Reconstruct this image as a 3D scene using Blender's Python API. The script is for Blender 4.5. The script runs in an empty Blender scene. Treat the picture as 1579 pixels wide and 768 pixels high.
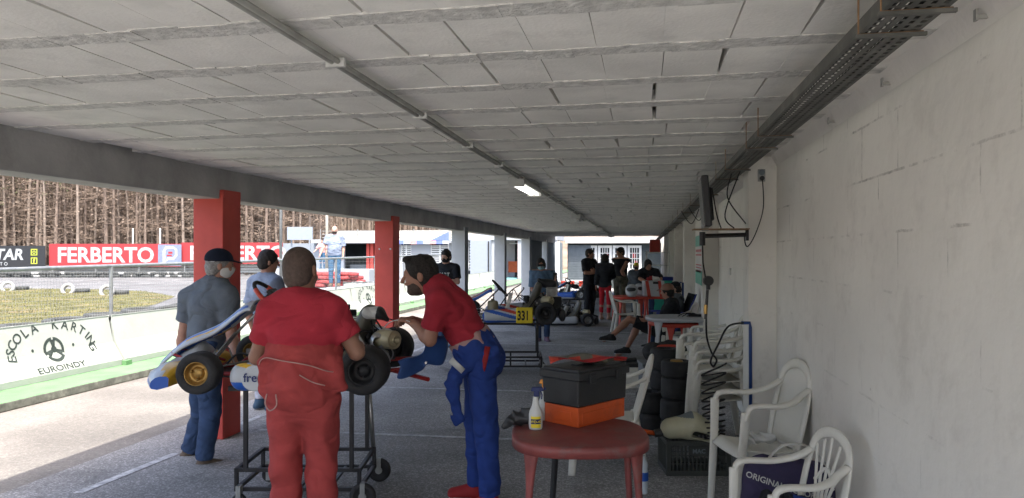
import bpy, math, random
import numpy as np
from mathutils import Vector, Matrix
R = random.Random(7)
sc = bpy.context.scene
C = sc.collection
# ------------------------------------------------------------ camera, sky, sun, exposure
FPX, CX, HY, EYE = 1150.0, 789.5, 392.0, 1.65
PSI = math.atan(200.5 / FPX)
SN, CS = math.sin(PSI), math.cos(PSI)
cam = bpy.data.objects.new('camera', bpy.data.cameras.new('camera')); C.objects.link(cam)
cam.location = (0, 0, EYE); cam.rotation_euler = (math.pi / 2, 0, PSI)
cam.data.sensor_width = 36; cam.data.lens = 36 * FPX / 1579
cam.data.shift_y = 8.0 / 1579; cam.data.clip_end = 1500; cam.data.clip_start = .05
sc.camera = cam
w = bpy.data.worlds.new('World'); sc.world = w; w.use_nodes = True
SUN = Vector((.19, -.42, 1)).normalized()
sky = w.node_tree.nodes.new('ShaderNodeTexSky'); sky.sky_type = 'NISHITA'; sky.sun_disc = False
sky.sun_elevation = math.asin(SUN.z); sky.sun_rotation = math.atan2(SUN.x, SUN.y)
sky.dust_density = 4.5; sky.air_density = .8; sky.ozone_density = .5
bg = w.node_tree.nodes['Background']; bg.inputs[1].default_value = .15
w.node_tree.links.new(sky.outputs[0], bg.inputs[0])
sl = bpy.data.objects.new('sun', bpy.data.lights.new('sun', 'SUN')); C.objects.link(sl)
sl.data.energy = 2.0; sl.data.angle = math.radians(.5); sl.data.color = (1, .95, .88)
sl.rotation_euler = SUN.to_track_quat('Z', 'Y').to_euler()
sc.view_settings.view_transform = 'Standard'; sc.view_settings.look = 'None'
sc.view_settings.exposure = 2.15; sc.view_settings.gamma = 1
sc.render.engine = 'CYCLES'
sc.cycles.max_bounces = 8; sc.cycles.diffuse_bounces = 6
# ------------------------------------------------------------ places: (right, ahead, up) seen from where the photographer stood
def V(x, d, z=0.0): return Vector((x * CS - d * SN, x * SN + d * CS, z))
def sx(px, d): return (px - CX) / FPX * d
def hz(py, d): return EYE - (py - HY) / FPX * d
def D(px, py, d): return V(sx(px, d), d, hz(py, d))
def G(px, py, z=0.0):
    d = (EYE - z) * FPX / (py - HY); return V(sx(px, d), d, z)
def onY(px, py, Y):
    r = (px - CX) / FPX; d = Y / (CS + SN * r); return D(px, py, d)
# ------------------------------------------------------------ materials
def nd(nt, t, **k):
    n = nt.nodes.new(t)
    for a, b in k.items(): setattr(n, a, b)
    return n
MATS = {}
def mat(name, col, rough=.6, metal=0.0, var=.12, vs=6, bump=.0, bs=80, spec=.4, trans=0, emit=0, dirt=0, dcol=(.12, .1, .08), ds=3.0, dt=.55):
    if name in MATS: return MATS[name]
    m = bpy.data.materials.new(name); m.use_nodes = True; nt = m.node_tree; MATS[name] = m
    b = nt.nodes['Principled BSDF']; L = nt.links.new
    b.inputs['Roughness'].default_value = rough; b.inputs['Metallic'].default_value = metal
    b.inputs['Specular IOR Level'].default_value = spec
    if trans: b.inputs['Transmission Weight'].default_value = trans
    tc = nd(nt, 'ShaderNodeTexCoord')
    n = nd(nt, 'ShaderNodeTexNoise'); n.inputs['Scale'].default_value = vs; n.inputs['Detail'].default_value = 5
    L(tc.outputs['Object'], n.inputs['Vector'])
    mr = nd(nt, 'ShaderNodeMapRange'); mr.inputs[1].default_value = .3; mr.inputs[2].default_value = .7
    mr.inputs[3].default_value = 1 - var; mr.inputs[4].default_value = 1 + var
    L(n.outputs['Fac'], mr.inputs[0])
    mx = nd(nt, 'ShaderNodeVectorMath', operation='SCALE'); mx.inputs[0].default_value = col[:3]
    L(mr.outputs[0], mx.inputs['Scale'])
    out = mx.outputs[0]
    if dirt:
        n2 = nd(nt, 'ShaderNodeTexNoise'); n2.inputs['Scale'].default_value = ds; n2.inputs['Detail'].default_value = 8; n2.inputs['Roughness'].default_value = .7
        L(tc.outputs['Object'], n2.inputs['Vector'])
        m2 = nd(nt, 'ShaderNodeMapRange'); m2.inputs[1].default_value = dt; m2.inputs[2].default_value = dt + .15; m2.inputs[4].default_value = dirt
        L(n2.outputs['Fac'], m2.inputs[0])
        mm = nd(nt, 'ShaderNodeMix', data_type='RGBA'); L(m2.outputs[0], mm.inputs[0]); L(out, mm.inputs[6]); mm.inputs[7].default_value = (*dcol, 1)
        out = mm.outputs[2]
    L(out, b.inputs['Base Color'])
    if emit:
        b.inputs['Emission Color'].default_value = (*col[:3], 1); b.inputs['Emission Strength'].default_value = emit
    if bump:
        n3 = nd(nt, 'ShaderNodeTexNoise'); n3.inputs['Scale'].default_value = bs; n3.inputs['Detail'].default_value = 6
        L(tc.outputs['Object'], n3.inputs['Vector'])
        bp = nd(nt, 'ShaderNodeBump'); bp.inputs['Distance'].default_value = .01; bp.inputs['Strength'].default_value = bump
        L(n3.outputs['Fac'], bp.inputs['Height']); L(bp.outputs[0], b.inputs['Normal'])
    return m
def asphalt(name, base, warm=0.0, scale=1.0, spk=1.0, stain=.65):
    m = mat(name, base, .92, var=.18, vs=.7, bump=0)
    nt = m.node_tree; L = nt.links.new; b = nt.nodes['Principled BSDF']
    prev = b.inputs['Base Color'].links[0].from_socket
    tc = [n for n in nt.nodes if n.type == 'TEX_COORD'][0]
    v = nd(nt, 'ShaderNodeTexVoronoi'); v.inputs['Scale'].default_value = 95 * scale; L(tc.outputs['Object'], v.inputs['Vector'])
    n = nd(nt, 'ShaderNodeTexNoise'); n.inputs['Scale'].default_value = 22 * scale; n.inputs['Detail'].default_value = 9; n.inputs['Roughness'].default_value = .8
    L(tc.outputs['Object'], n.inputs['Vector'])
    sp = nd(nt, 'ShaderNodeSeparateColor'); L(v.outputs['Color'], sp.inputs[0])
    a = nd(nt, 'ShaderNodeMath', operation='POWER'); L(sp.outputs[0], a.inputs[0]); a.inputs[1].default_value = 3
    a2 = nd(nt, 'ShaderNodeMath', operation='MULTIPLY_ADD'); L(a.outputs[0], a2.inputs[0]); a2.inputs[1].default_value = .9 * spk; a2.inputs[2].default_value = .2 + .2 * (1 - spk)
    a3 = nd(nt, 'ShaderNodeMath', operation='MULTIPLY_ADD'); L(n.outputs['Fac'], a3.inputs[0]); a3.inputs[1].default_value = 1.15; L(a2.outputs[0], a3.inputs[2])
    mx = nd(nt, 'ShaderNodeVectorMath', operation='SCALE'); L(prev, mx.inputs[0]); L(a3.outputs[0], mx.inputs['Scale'])
    # worn pale patches
    n4 = nd(nt, 'ShaderNodeTexNoise'); n4.inputs['Scale'].default_value = .35; n4.inputs['Detail'].default_value = 7; L(tc.outputs['Object'], n4.inputs['Vector'])
    m4 = nd(nt, 'ShaderNodeMapRange'); m4.inputs[1].default_value = .42; m4.inputs[2].default_value = .62; m4.inputs[3].default_value = .82; m4.inputs[4].default_value = 1.15
    L(n4.outputs['Fac'], m4.inputs[0])
    mx2 = nd(nt, 'ShaderNodeVectorMath', operation='SCALE'); L(mx.outputs[0], mx2.inputs[0]); L(m4.outputs[0], mx2.inputs['Scale'])
    n6 = nd(nt, 'ShaderNodeTexNoise'); n6.inputs['Scale'].default_value = 1.3; n6.inputs['Detail'].default_value = 10; n6.inputs['Roughness'].default_value = .65; n6.inputs['Distortion'].default_value = .6; L(tc.outputs['Object'], n6.inputs['Vector'])
    m6 = nd(nt, 'ShaderNodeMapRange'); m6.inputs[1].default_value = .56; m6.inputs[2].default_value = .70; m6.inputs[4].default_value = stain; L(n6.outputs['Fac'], m6.inputs[0])
    mm6 = nd(nt, 'ShaderNodeMix', data_type='RGBA'); L(m6.outputs[0], mm6.inputs[0]); L(mx2.outputs[0], mm6.inputs[6]); mm6.inputs[7].default_value = (.06, .058, .055, 1)
    L(mm6.outputs[2], b.inputs['Base Color'])
    bp = nd(nt, 'ShaderNodeBump'); bp.inputs['Distance'].default_value = .006; bp.inputs['Strength'].default_value = .6
    L(a3.outputs[0], bp.inputs['Height']); L(bp.outputs[0], b.inputs['Normal'])
    return m
M = {}
def defm(k, *a, **kw): M[k] = mat(k, *a, **kw)
M['asphalt'] = asphalt('paddock asphalt', (.275, .27, .262))
M['lane'] = asphalt('lane asphalt', (.20, .185, .165), scale=.9, spk=.45, stain=.15)
M['track'] = asphalt('track asphalt', (.13, .13, .132), scale=.5)
defm('white_line', (.50, .50, .50), .8, dirt=.9, dcol=(.24, .24, .24), ds=16, dt=.44, var=.2)
defm('bounce_pale', (.42, .41, .38), .9, var=.1)
defm('earth', (.15, .12, .08), .95, var=.4, vs=.3)
defm('forest_floor', (.19, .145, .11), .95, var=.4, vs=.5)
defm('kerb_green', (.12, .25, .11), .85, var=.15, vs=4, bump=.3, dirt=.5, dcol=(.13, .18, .11), ds=5)
defm('kerb_side', (.16, .17, .14), .9, var=.4, vs=8, bump=.5, bs=30, dirt=.5, dcol=(.35, .35, .3), ds=4)
defm('barrier_white', (.36, .38, .345), .75, var=.06, vs=2, bump=.25, bs=25, dirt=.35, dcol=(.3, .29, .24), ds=3, dt=.54)
defm('stencil', (.03, .04, .035), .8, var=.3, vs=30, dirt=.4, dcol=(.25, .26, .24), ds=22, dt=.6)
defm('concrete', (.38, .375, .36), .9, var=.18, vs=2.5, bump=.4, bs=30, dirt=.35, dcol=(.12, .12, .115), ds=1.4, dt=.52)
defm('fascia', (.42, .42, .40), .8, var=.06, bump=.2)
defm('block', (.76, .745, .705), .93, var=.10, vs=3, bump=.25, bs=70, dirt=.3, dcol=(.46, .45, .425), ds=4.5, dt=.53)
defm('joist', (.60, .59, .56), .95, var=.22, vs=22, bump=1.0, bs=55, dirt=.35, dcol=(.34, .34, .33), ds=9)
defm('dark_gap', (.02, .02, .02), .95)
defm('red_paint', (.50, .065, .048), .55, var=.08, vs=5, bump=.3, bs=18, dirt=.35, dcol=(.36, .05, .035), ds=4)
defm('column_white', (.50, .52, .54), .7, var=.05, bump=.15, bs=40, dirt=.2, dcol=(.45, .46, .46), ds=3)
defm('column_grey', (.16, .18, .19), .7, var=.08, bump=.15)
defm('pilaster', (.72, .70, .65), .8, var=.06, vs=3, bump=.3, bs=35, dirt=.4, dcol=(.34, .32, .27), ds=3.5, dt=.56)
defm('dark_grey_wall', (.055, .07, .072), .8, var=.15, bump=.2)
defm('shutter_grey', (.14, .17, .19), .6, var=.1)
defm('white_frame', (.7, .72, .7), .5)
defm('glass_dark', (.035, .045, .05), .12, var=.3, vs=2)
defm('zinc', (.30, .31, .30), .5, .6, var=.2, vs=12, dirt=.5, dcol=(.17, .16, .14), ds=6)
defm('tray_metal', (.11, .11, .10), .65, .3, var=.25, vs=10, dirt=.4, dcol=(.22, .21, .19), ds=10)
defm('rust', (.25, .15, .08), .8, .2, var=.3, vs=20)
defm('conduit', (.33, .33, .30), .7, var=.2, vs=10)
defm('lamp_body', (.55, .55, .52), .5, dirt=.3)
defm('lamp_on', (1, .98, .92), .5, emit=.9, var=0)
defm('lamp_off', (.55, .55, .5), .4)
defm('black_plastic', (.022, .023, .025), .45, var=.2, bump=.15, bs=120)
defm('black_matte', (.018, .018, .019), .8, var=.3, vs=14, bump=.3, bs=60)
defm('rubber', (.022, .022, .023), .78, var=.35, vs=10, bump=.35, bs=90, dirt=.3, dcol=(.07, .065, .06), ds=6)
defm('tyre_white', (.33, .33, .32), .8, dirt=.6, dcol=(.12, .12, .11), ds=5, dt=.5)
defm('tyre_red', (.30, .04, .04), .8, dirt=.4, dcol=(.2, .05, .04), ds=3)
defm('tyre_dusty', (.055, .058, .056), .9, var=.3, vs=3)
defm('black_metal', (.03, .03, .032), .45, .5, var=.25, vs=12)
defm('steel', (.42, .42, .41), .35, .85, var=.2, vs=15)
defm('gold_rim', (.33, .2, .06), .4, .7, var=.2)
defm('alloy', (.35, .35, .34), .35, .8, var=.25, vs=20)
defm('chassis_red', (.28, .02, .018), .4, .2, var=.15)
defm('fairing_white', (.42, .44, .46), .3, var=.05, dirt=.25, dcol=(.35, .34, .32), ds=6)
defm('fairing_blue', (.02, .09, .38), .35, var=.15)
defm('fairing_blue2', (.04, .10, .30), .45, var=.2, dirt=.3, dcol=(.06, .09, .18), ds=6)
defm('fairing_yellow', (.65, .38, .03), .4)
defm('fairing_red', (.45, .05, .03), .4)
defm('plate_yellow', (.72, .55, .02), .5)
defm('ink_black', (.01, .01, .01), .6)
defm('ink_navy', (.02, .03, .12), .6)
defm('paper', (.6, .6, .58), .7)
defm('beige_can', (.42, .37, .24), .5, .3, var=.2)
defm('seat_grey', (.12, .115, .09), .4, var=.2)
defm('skin', (.36, .185, .125), .55, var=.1, vs=14, bump=.1)
defm('skin_dark', (.235, .12, .08), .55, var=.12, vs=14, bump=.1)
defm('skin_pale', (.45, .27, .2), .55, var=.1, vs=14)
defm('hair_dark', (.018, .014, .012), .7, var=.5, vs=60, bump=.8, bs=120)
defm('hair_grey', (.22, .21, .2), .7, var=.4, vs=60, bump=.6, bs=120)
defm('stubble', (.075, .05, .04), .75, var=.3, vs=60, bump=.3, bs=160)
def cloth(k, col, var=.1):
    defm(k, col, .88, var=var, vs=9, bump=.35, bs=240, spec=.2); m = M[k]; nt = m.node_tree; L = nt.links.new
    bp = [n for n in nt.nodes if n.type == 'BUMP'][0]; tc = [n for n in nt.nodes if n.type == 'TEX_COORD'][0]
    mp = nd(nt, 'ShaderNodeMapping'); mp.inputs['Scale'].default_value = (1, 1, 1.7); mp.inputs['Rotation'].default_value = (.4, .5, .3); L(tc.outputs['Object'], mp.inputs[0])
    n = nd(nt, 'ShaderNodeTexNoise'); n.inputs['Scale'].default_value = 4.2; n.inputs['Detail'].default_value = 1.5; n.inputs['Distortion'].default_value = .7; L(mp.outputs[0], n.inputs['Vector'])
    s1 = nd(nt, 'ShaderNodeMath', operation='SUBTRACT'); L(n.outputs['Fac'], s1.inputs[0]); s1.inputs[1].default_value = .5
    s2 = nd(nt, 'ShaderNodeMath', operation='ABSOLUTE'); L(s1.outputs[0], s2.inputs[0])
    b2 = nd(nt, 'ShaderNodeBump'); b2.inputs['Distance'].default_value = .10; b2.inputs['Strength'].default_value = .6; L(s2.outputs[0], b2.inputs['Height']); L(b2.outputs[0], bp.inputs['Normal'])
cloth('tee_red', (.34, .027, .042)); cloth('overall_red', (.30, .048, .046), .18); cloth('tee_grey', (.11, .125, .145)); cloth('jeans_dark', (.035, .06, .12), .25)
cloth('tee_lightblue', (.19, .23, .31)); cloth('leggings', (.40, .42, .48), .35); cloth('shirt_white', (.21, .25, .33)); cloth('jeans_blue', (.045, .11, .19), .2)
cloth('tee_black', (.018, .02, .024)); cloth('tee_blue', (.10, .16, .24), .25); cloth('overall_blue', (.02, .046, .20), .15); cloth('overall_band', (.38, .24, .22))
cloth('pants_red', (.42, .02, .03)); cloth('camo', (.10, .095, .07), .7); cloth('mask_blue', (.25, .48, .55)); cloth('cap_navy', (.012, .016, .03))
cloth('purple_bag', (.05, .042, .09)); cloth('fabric_white', (.55, .55, .52)); cloth('pink', (.55, .28, .27))
defm('shoe_red', (.26, .012, .014), .75, bump=.2); defm('shoe_brown', (.09, .065, .045), .8, bump=.2); defm('shoe_navy', (.03, .07, .12), .7)
defm('shoe_green', (.25, .5, .08), .6); defm('shoe_purple', (.12, .08, .12), .7); defm('sole', (.55, .55, .55), .7)
defm('table_red', (.22, .055, .05), .5, var=.2, vs=7, dirt=.6, dcol=(.17, .115, .105), ds=12, dt=.5)
defm('table_red2', (.50, .055, .035), .45, var=.08)
defm('table_grey', (.42, .43, .45), .5, var=.08)
defm('chair_white', (.66, .645, .58), .42, var=.05, vs=5, dirt=.3, dcol=(.33, .31, .25), ds=6, dt=.56)
defm('orange_plastic', (.55, .085, .015), .45, var=.15, dirt=.5, dcol=(.3, .06, .02), ds=9, dt=.53)
defm('orange_tip', (.75, .28, .02), .4)
defm('blue_plastic', (.015, .035, .22), .4)
defm('label_yellow', (.75, .6, .03), .5)
defm('label_navy', (.01, .02, .10), .5)
defm('bottle_white', (.55, .56, .54), .35, var=.05)
defm('clear_plastic', (.5, .56, .6), .15, spec=.6, var=.1)
defm('crate_dark', (.045, .05, .045), .6, var=.2)
defm('jug', (.45, .44, .31), .4, var=.1, dirt=.35, dcol=(.25, .22, .15), ds=4, dt=.52)
defm('grey_box', (.13, .145, .16), .5)
defm('teal_sign', (.04, .35, .24), .5); defm('red_ink', (.4, .03, .03), .5)
defm('brass', (.4, .25, .08), .4, .8)
defm('pipe_blue', (.02, .06, .22), .4)
defm('banner_red', (.30, .03, .035), .6, var=.04, vs=1)
defm('banner_black', (.02, .022, .025), .6)
defm('banner_blue', (.17, .20, .29), .6)
defm('banner_white', (.34, .36, .37), .6)
defm('banner_lime', (.4, .46, .05), .6)
defm('wall_white', (.30, .32, .34), .8, var=.05, vs=.6, bump=.1)
defm('wall_cream', (.38, .355, .30), .8, var=.08, vs=.6)
defm('panel_pale', (.24, .275, .32), .6, var=.03)
defm('canopy_blue', (.12, .17, .45), .6); defm('canopy_white', (.32, .36, .43), .6)
defm('interior_dark', (.03, .04, .045), .7, var=.4, vs=1.5)
defm('counter_orange', (.5, .1, .03), .6)
defm('teal_floor', (.12, .32, .33), .6)
defm('bark', (.19, .145, .115), .95, var=.35, vs=3, bump=.5, bs=10)  # bark albedo lifted to stand in for distance haze
defm('bark_pale', (.235, .19, .155), .95, var=.3, vs=3, bump=.5, bs=10)
defm('twig', (.20, .15, .115), .95, var=.35, vs=4)
defm('needles', (.10, .105, .055), .9, var=.5, vs=3)
defm('dead_needles', (.17, .13, .10), .9, var=.5, vs=3)
defm('grass', (.095, .09, .032), .95, var=.5, vs=1.2, bump=.6, bs=30, dirt=.6, dcol=(.2, .135, .075), ds=.6, dt=.5)
defm('blade', (.13, .13, .04), .9, var=.5, vs=2)
# right wall: painted block with faint mortar lines, cracks, grime
def wall_material():
    m = mat('painted block wall', (.77, .745, .69), .85, var=.07, vs=1.2, dirt=.32, dcol=(.52, .49, .44), ds=3.4, dt=.53)
    nt = m.node_tree; L = nt.links.new; b = nt.nodes['Principled BSDF']
    prev = b.inputs['Base Color'].links[0].from_socket
    tc = [n for n in nt.nodes if n.type == 'TEX_COORD'][0]
    sp = nd(nt, 'ShaderNodeSeparateXYZ'); L(tc.outputs['Object'], sp.inputs[0])
    cb = nd(nt, 'ShaderNodeCombineXYZ'); L(sp.outputs[1], cb.inputs[0]); L(sp.outputs[2], cb.inputs[1])
    nz = nd(nt, 'ShaderNodeTexNoise'); nz.inputs['Scale'].default_value = 14; nz.inputs['Detail'].default_value = 6; L(tc.outputs['Object'], nz.inputs['Vector'])
    off = nd(nt, 'ShaderNodeVectorMath', operation='MULTIPLY_ADD'); L(nz.outputs['Color'], off.inputs[0]); off.inputs[1].default_value = (.012, .012, 0); L(cb.outputs[0], off.inputs[2])
    br = nd(nt, 'ShaderNodeTexBrick'); L(off.outputs[0], br.inputs['Vector'])
    br.inputs['Scale'].default_value = 1; br.inputs['Mortar Size'].default_value = .007; br.inputs['Mortar Smooth'].default_value = .6
    br.inputs['Brick Width'].default_value = .5; br.inputs['Row Height'].default_value = .25
    br.inputs['Color1'].default_value = (0, 0, 0, 1); br.inputs['Color2'].default_value = (0, 0, 0, 1); br.inputs['Mortar'].default_value = (1, 1, 1, 1)
    mp = nd(nt, 'ShaderNodeTexNoise'); mp.inputs['Scale'].default_value = 2.3; mp.inputs['Detail'].default_value = 9; mp.inputs['Roughness'].default_value = .75; L(tc.outputs['Object'], mp.inputs['Vector'])
    r = nd(nt, 'ShaderNodeMapRange'); r.inputs[1].default_value = .52; r.inputs[2].default_value = .68; L(mp.outputs['Fac'], r.inputs[0])
    zr = nd(nt, 'ShaderNodeMapRange'); zr.inputs[1].default_value = .8; zr.inputs[2].default_value = 2.3; zr.inputs[3].default_value = .15; zr.inputs[4].default_value = 1; L(sp.outputs[2], zr.inputs[0])
    mu = nd(nt, 'ShaderNodeMath', operation='MULTIPLY'); L(br.outputs['Color'], mu.inputs[0]); L(r.outputs[0], mu.inputs[1])
    mu1 = nd(nt, 'ShaderNodeMath', operation='MULTIPLY'); L(mu.outputs[0], mu1.inputs[0]); L(zr.outputs[0], mu1.inputs[1])
    mu2 = nd(nt, 'ShaderNodeMath', operation='MULTIPLY'); L(mu1.outputs[0], mu2.inputs[0]); mu2.inputs[1].default_value = .85
    # small scuffs
    v = nd(nt, 'ShaderNodeTexVoronoi'); v.inputs['Scale'].default_value = 4.5; L(off.outputs[0], v.inputs['Vector'])
    vr = nd(nt, 'ShaderNodeMapRange'); vr.inputs[1].default_value = .055; vr.inputs[2].default_value = .02; L(v.outputs['Distance'], vr.inputs[0])
    vm = nd(nt, 'ShaderNodeMath', operation='MULTIPLY'); L(vr.outputs[0], vm.inputs[0]); L(r.outputs[0], vm.inputs[1])
    mxm = nd(nt, 'ShaderNodeMath', operation='MAXIMUM'); L(mu2.outputs[0], mxm.inputs[0]); L(vm.outputs[0], mxm.inputs[1])
    mm = nd(nt, 'ShaderNodeMix', data_type='RGBA'); L(mxm.outputs[0], mm.inputs[0]); L(prev, mm.inputs[6]); mm.inputs[7].default_value = (.09, .08, .065, 1)
    L(mm.outputs[2], b.inputs['Base Color'])
    h = nd(nt, 'ShaderNodeMath', operation='MULTIPLY_ADD'); L(mu.outputs[0], h.inputs[0]); h.inputs[1].default_value = -.4
    n5 = nd(nt, 'ShaderNodeTexNoise'); n5.inputs['Scale'].default_value = 9; n5.inputs['Detail'].default_value = 8; L(tc.outputs['Object'], n5.inputs['Vector']); L(n5.outputs['Fac'], h.inputs[2])
    bp = nd(nt, 'ShaderNodeBump'); bp.inputs['Distance'].default_value = .012; bp.inputs['Strength'].default_value = .55
    L(h.outputs[0], bp.inputs['Height']); L(bp.outputs[0], b.inputs['Normal'])
    return m
M['wall'] = wall_material()
# ------------------------------------------------------------ object helpers
def tag(o, label=None, cat=None, group=None, kind=None):
    if label: o['label'] = label
    if cat: o['category'] = cat
    if group: o['group'] = group
    if kind: o['kind'] = kind
    return o
def empty(name, loc=(0, 0, 0), rz=0.0):
    o = bpy.data.objects.new(name, None); C.objects.link(o); o.location = loc; o.rotation_euler = (0, 0, rz)
    o.empty_display_size = .1
    return o
def thing(name, label, cat, loc=(0, 0, 0), rz=0.0, group=None):
    return tag(empty(name, loc, rz), label, cat, group)
def copy_tree(o, parent=None):
    c = o.copy(); C.objects.link(c); c.parent = parent
    for ch in list(o.children): copy_tree(ch, c)
    return c
def link(name, me, mats, parent=None, smooth=True, bevel=0, solid=0, loc=None, rot=None):
    for m in mats: me.materials.append(M[m] if isinstance(m, str) else m)
    o = bpy.data.objects.new(name, me); C.objects.link(o); o.parent = parent
    if smooth: me.shade_smooth()
    if solid:
        s = o.modifiers.new('s', 'SOLIDIFY'); s.thickness = solid; s.offset = 0
    if bevel:
        b = o.modifiers.new('b', 'BEVEL'); b.width = bevel; b.segments = 2; b.limit_method = 'ANGLE'
    if loc is not None: o.location = loc
    if rot is not None: o.rotation_euler = rot
    return o
def frame(n, hint=Vector((0, 0, 1))):
    n = Vector(n).normalized(); s = n.cross(hint)
    if s.length < 1e-4: s = n.cross(Vector((1, 0, 0)))
    s.normalize(); return s, n.cross(s).normalized() * -1
class MB:
    def __init__(s): s.v = []; s.f = []; s.m = []; s.T = None
    def add(s, vs, fs, mi=0):
        o = len(s.v)
        s.v += [tuple(s.T @ Vector(v)) if s.T else tuple(v) for v in vs]
        s.f += [tuple(i + o for i in f) for f in fs]; s.m += [mi] * len(fs)
        return s
    def box(s, c, d, rz=0, mi=0, rot=None, top=None):
        x, y, z = d[0] / 2, d[1] / 2, d[2] / 2; tx, ty = top if top else (1, 1)
        q = [(-x, -y, -z), (x, -y, -z), (x, y, -z), (-x, y, -z), (-x * tx, -y * ty, z), (x * tx, -y * ty, z), (x * tx, y * ty, z), (-x * tx, y * ty, z)]
        mt = rot if rot is not None else Matrix.Rotation(rz, 3, 'Z')
        q = [mt @ Vector(p) + Vector(c) for p in q]
        return s.add(q, [(0, 3, 2, 1), (4, 5, 6, 7), (0, 1, 5, 4), (1, 2, 6, 5), (2, 3, 7, 6), (3, 0, 4, 7)], mi)
    def cyl(s, a, b, r0, r1=None, n=10, mi=0, caps=True):
        a, b = Vector(a), Vector(b); r1 = r0 if r1 is None else r1
        u, v = frame(b - a); q = []
        for p, r in ((a, r0), (b, r1)):
            q += [p + (u * math.cos(t * 2 * math.pi / n) + v * math.sin(t * 2 * math.pi / n)) * r for t in range(n)]
        fs = [(i, (i + 1) % n, n + (i + 1) % n, n + i) for i in range(n)]
        if caps: fs += [tuple(range(n))[::-1], tuple(range(n, 2 * n))]
        return s.add(q, fs, mi)
    def tube(s, path, r, n=6, mi=0, closed=False):
        P = [Vector(p) for p in path]; k = len(P); q = []; u = None
        for i, p in enumerate(P):
            if closed: t = P[(i + 1) % k] - P[i - 1]
            else: t = P[min(i + 1, k - 1)] - P[max(i - 1, 0)]
            t.normalize()
            if u is None: u, _ = frame(t)
            else:
                u = u - t * u.dot(t); u = u.normalized() if u.length > 1e-5 else frame(t)[0]
            v = t.cross(u); rr = r[i] if isinstance(r, (list, tuple)) else r
            q += [p + (u * math.cos(a * 2 * math.pi / n) + v * math.sin(a * 2 * math.pi / n)) * rr for a in range(n)]
        fs = []
        for i in range(k if closed else k - 1):
            j = (i + 1) % k
            fs += [(i * n + a, i * n + (a + 1) % n, j * n + (a + 1) % n, j * n + a) for a in range(n)]
        if not closed: fs += [tuple(range(n))[::-1], tuple(range((k - 1) * n, k * n))]
        return s.add(q, fs, mi)
    def sweep(s, path, wid, thk, side, mi=0, n=10, e=2.6):
        P = [Vector(p) for p in path]; k = len(P); q = []; side = Vector(side)
        g = lambda a, i: a[i] if isinstance(a, (list, tuple)) else a
        for i, p in enumerate(P):
            t = (P[min(i + 1, k - 1)] - P[max(i - 1, 0)]).normalized()
            u = (side - t * side.dot(t)).normalized(); v = t.cross(u)
            for a in range(n):
                c, d = math.cos(a * 2 * math.pi / n), math.sin(a * 2 * math.pi / n)
                c = math.copysign(abs(c) ** (2 / e), c); d = math.copysign(abs(d) ** (2 / e), d)
                q.append(p + u * c * g(wid, i) / 2 + v * d * g(thk, i) / 2)
        fs = []
        for i in range(k - 1):
            fs += [(i * n + a, i * n + (a + 1) % n, (i + 1) * n + (a + 1) % n, (i + 1) * n + a) for a in range(n)]
        fs += [tuple(range(n))[::-1], tuple(range((k - 1) * n, k * n))]
        return s.add(q, fs, mi)
    def lathe(s, prof, o=(0, 0, 0), ax=(0, 0, 1), n=20, mi=0, mf=None):
        o = Vector(o); ax = Vector(ax).normalized(); u, v = frame(ax); q = []
        for r, h in prof:
            q += [o + ax * h + (u * math.cos(t * 2 * math.pi / n) + v * math.sin(t * 2 * math.pi / n)) * r for t in range(n)]
        for i in range(len(prof) - 1):
            pass
        fs = []; ms = []
        for i in range(len(prof) - 1):
            fs += [(i * n + a, i * n + (a + 1) % n, (i + 1) * n + (a + 1) % n, (i + 1) * n + a) for a in range(n)]
            ms += [mf(i) if mf else mi] * n
        s.add(q, fs, mi); s.m[-len(ms):] = ms
        return s
    def prism(s, pts, T, th, mi=0):
        n = len(pts); q = [T @ Vector((x, y, 0)) for x, y in pts] + [T @ Vector((x, y, th)) for x, y in pts]
        return s.add(q, [tuple(range(n))[::-1], tuple(range(n, 2 * n))] + [(i, (i + 1) % n, n + (i + 1) % n, n + i) for i in range(n)], mi)
    def grid(s, fn, nu, nv, mf=None, mi=0):
        q = [fn(i / nu, j / nv) for i in range(nu + 1) for j in range(nv + 1)]
        for i in range(nu):
            for j in range(nv): pass
        fs = [(i * (nv + 1) + j, (i + 1) * (nv + 1) + j, (i + 1) * (nv + 1) + j + 1, i * (nv + 1) + j + 1) for i in range(nu) for j in range(nv)]
        ms = [mf((i + .5) / nu, (j + .5) / nv) if mf else mi for i in range(nu) for j in range(nv)]
        s.add(q, fs, mi); s.m[-len(ms):] = ms
        return s
    def text(s, txt, size, fn, mi=0, sh=0.0, bold=.0, align='LEFT'):
        vs, fs = glyphs(txt, bold, align)
        return s.add([fn(x * size + sh * y * size, y * size) for x, y in vs], fs, mi)
    def build(s, name, mats, parent=None, smooth=False, **k):
        if isinstance(mats, str): mats = [mats]
        me = bpy.data.meshes.new(name); me.from_pydata(s.v, [], s.f); me.validate(); me.update()
        if len(mats) > 1 and len(me.polygons) == len(s.m): me.polygons.foreach_set('material_index', s.m)
        return link(name, me, mats, parent, smooth, **k)
_G = {}
def glyphs(txt, bold, align):
    key = (txt, bold, align)
    if key not in _G:
        cu = bpy.data.curves.new('t', 'FONT'); cu.body = txt; cu.align_x = align; cu.offset = bold; cu.resolution_u = 3
        ob = bpy.data.objects.new('t', cu); C.objects.link(ob)
        bpy.context.view_layer.update()
        me = bpy.data.meshes.new_from_object(ob.evaluated_get(bpy.context.evaluated_depsgraph_get()))
        _G[key] = ([(v.co.x, v.co.y) for v in me.vertices], [tuple(p.vertices) for p in me.polygons])
        bpy.data.objects.remove(ob); bpy.data.meshes.remove(me)
    return _G[key]
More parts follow.
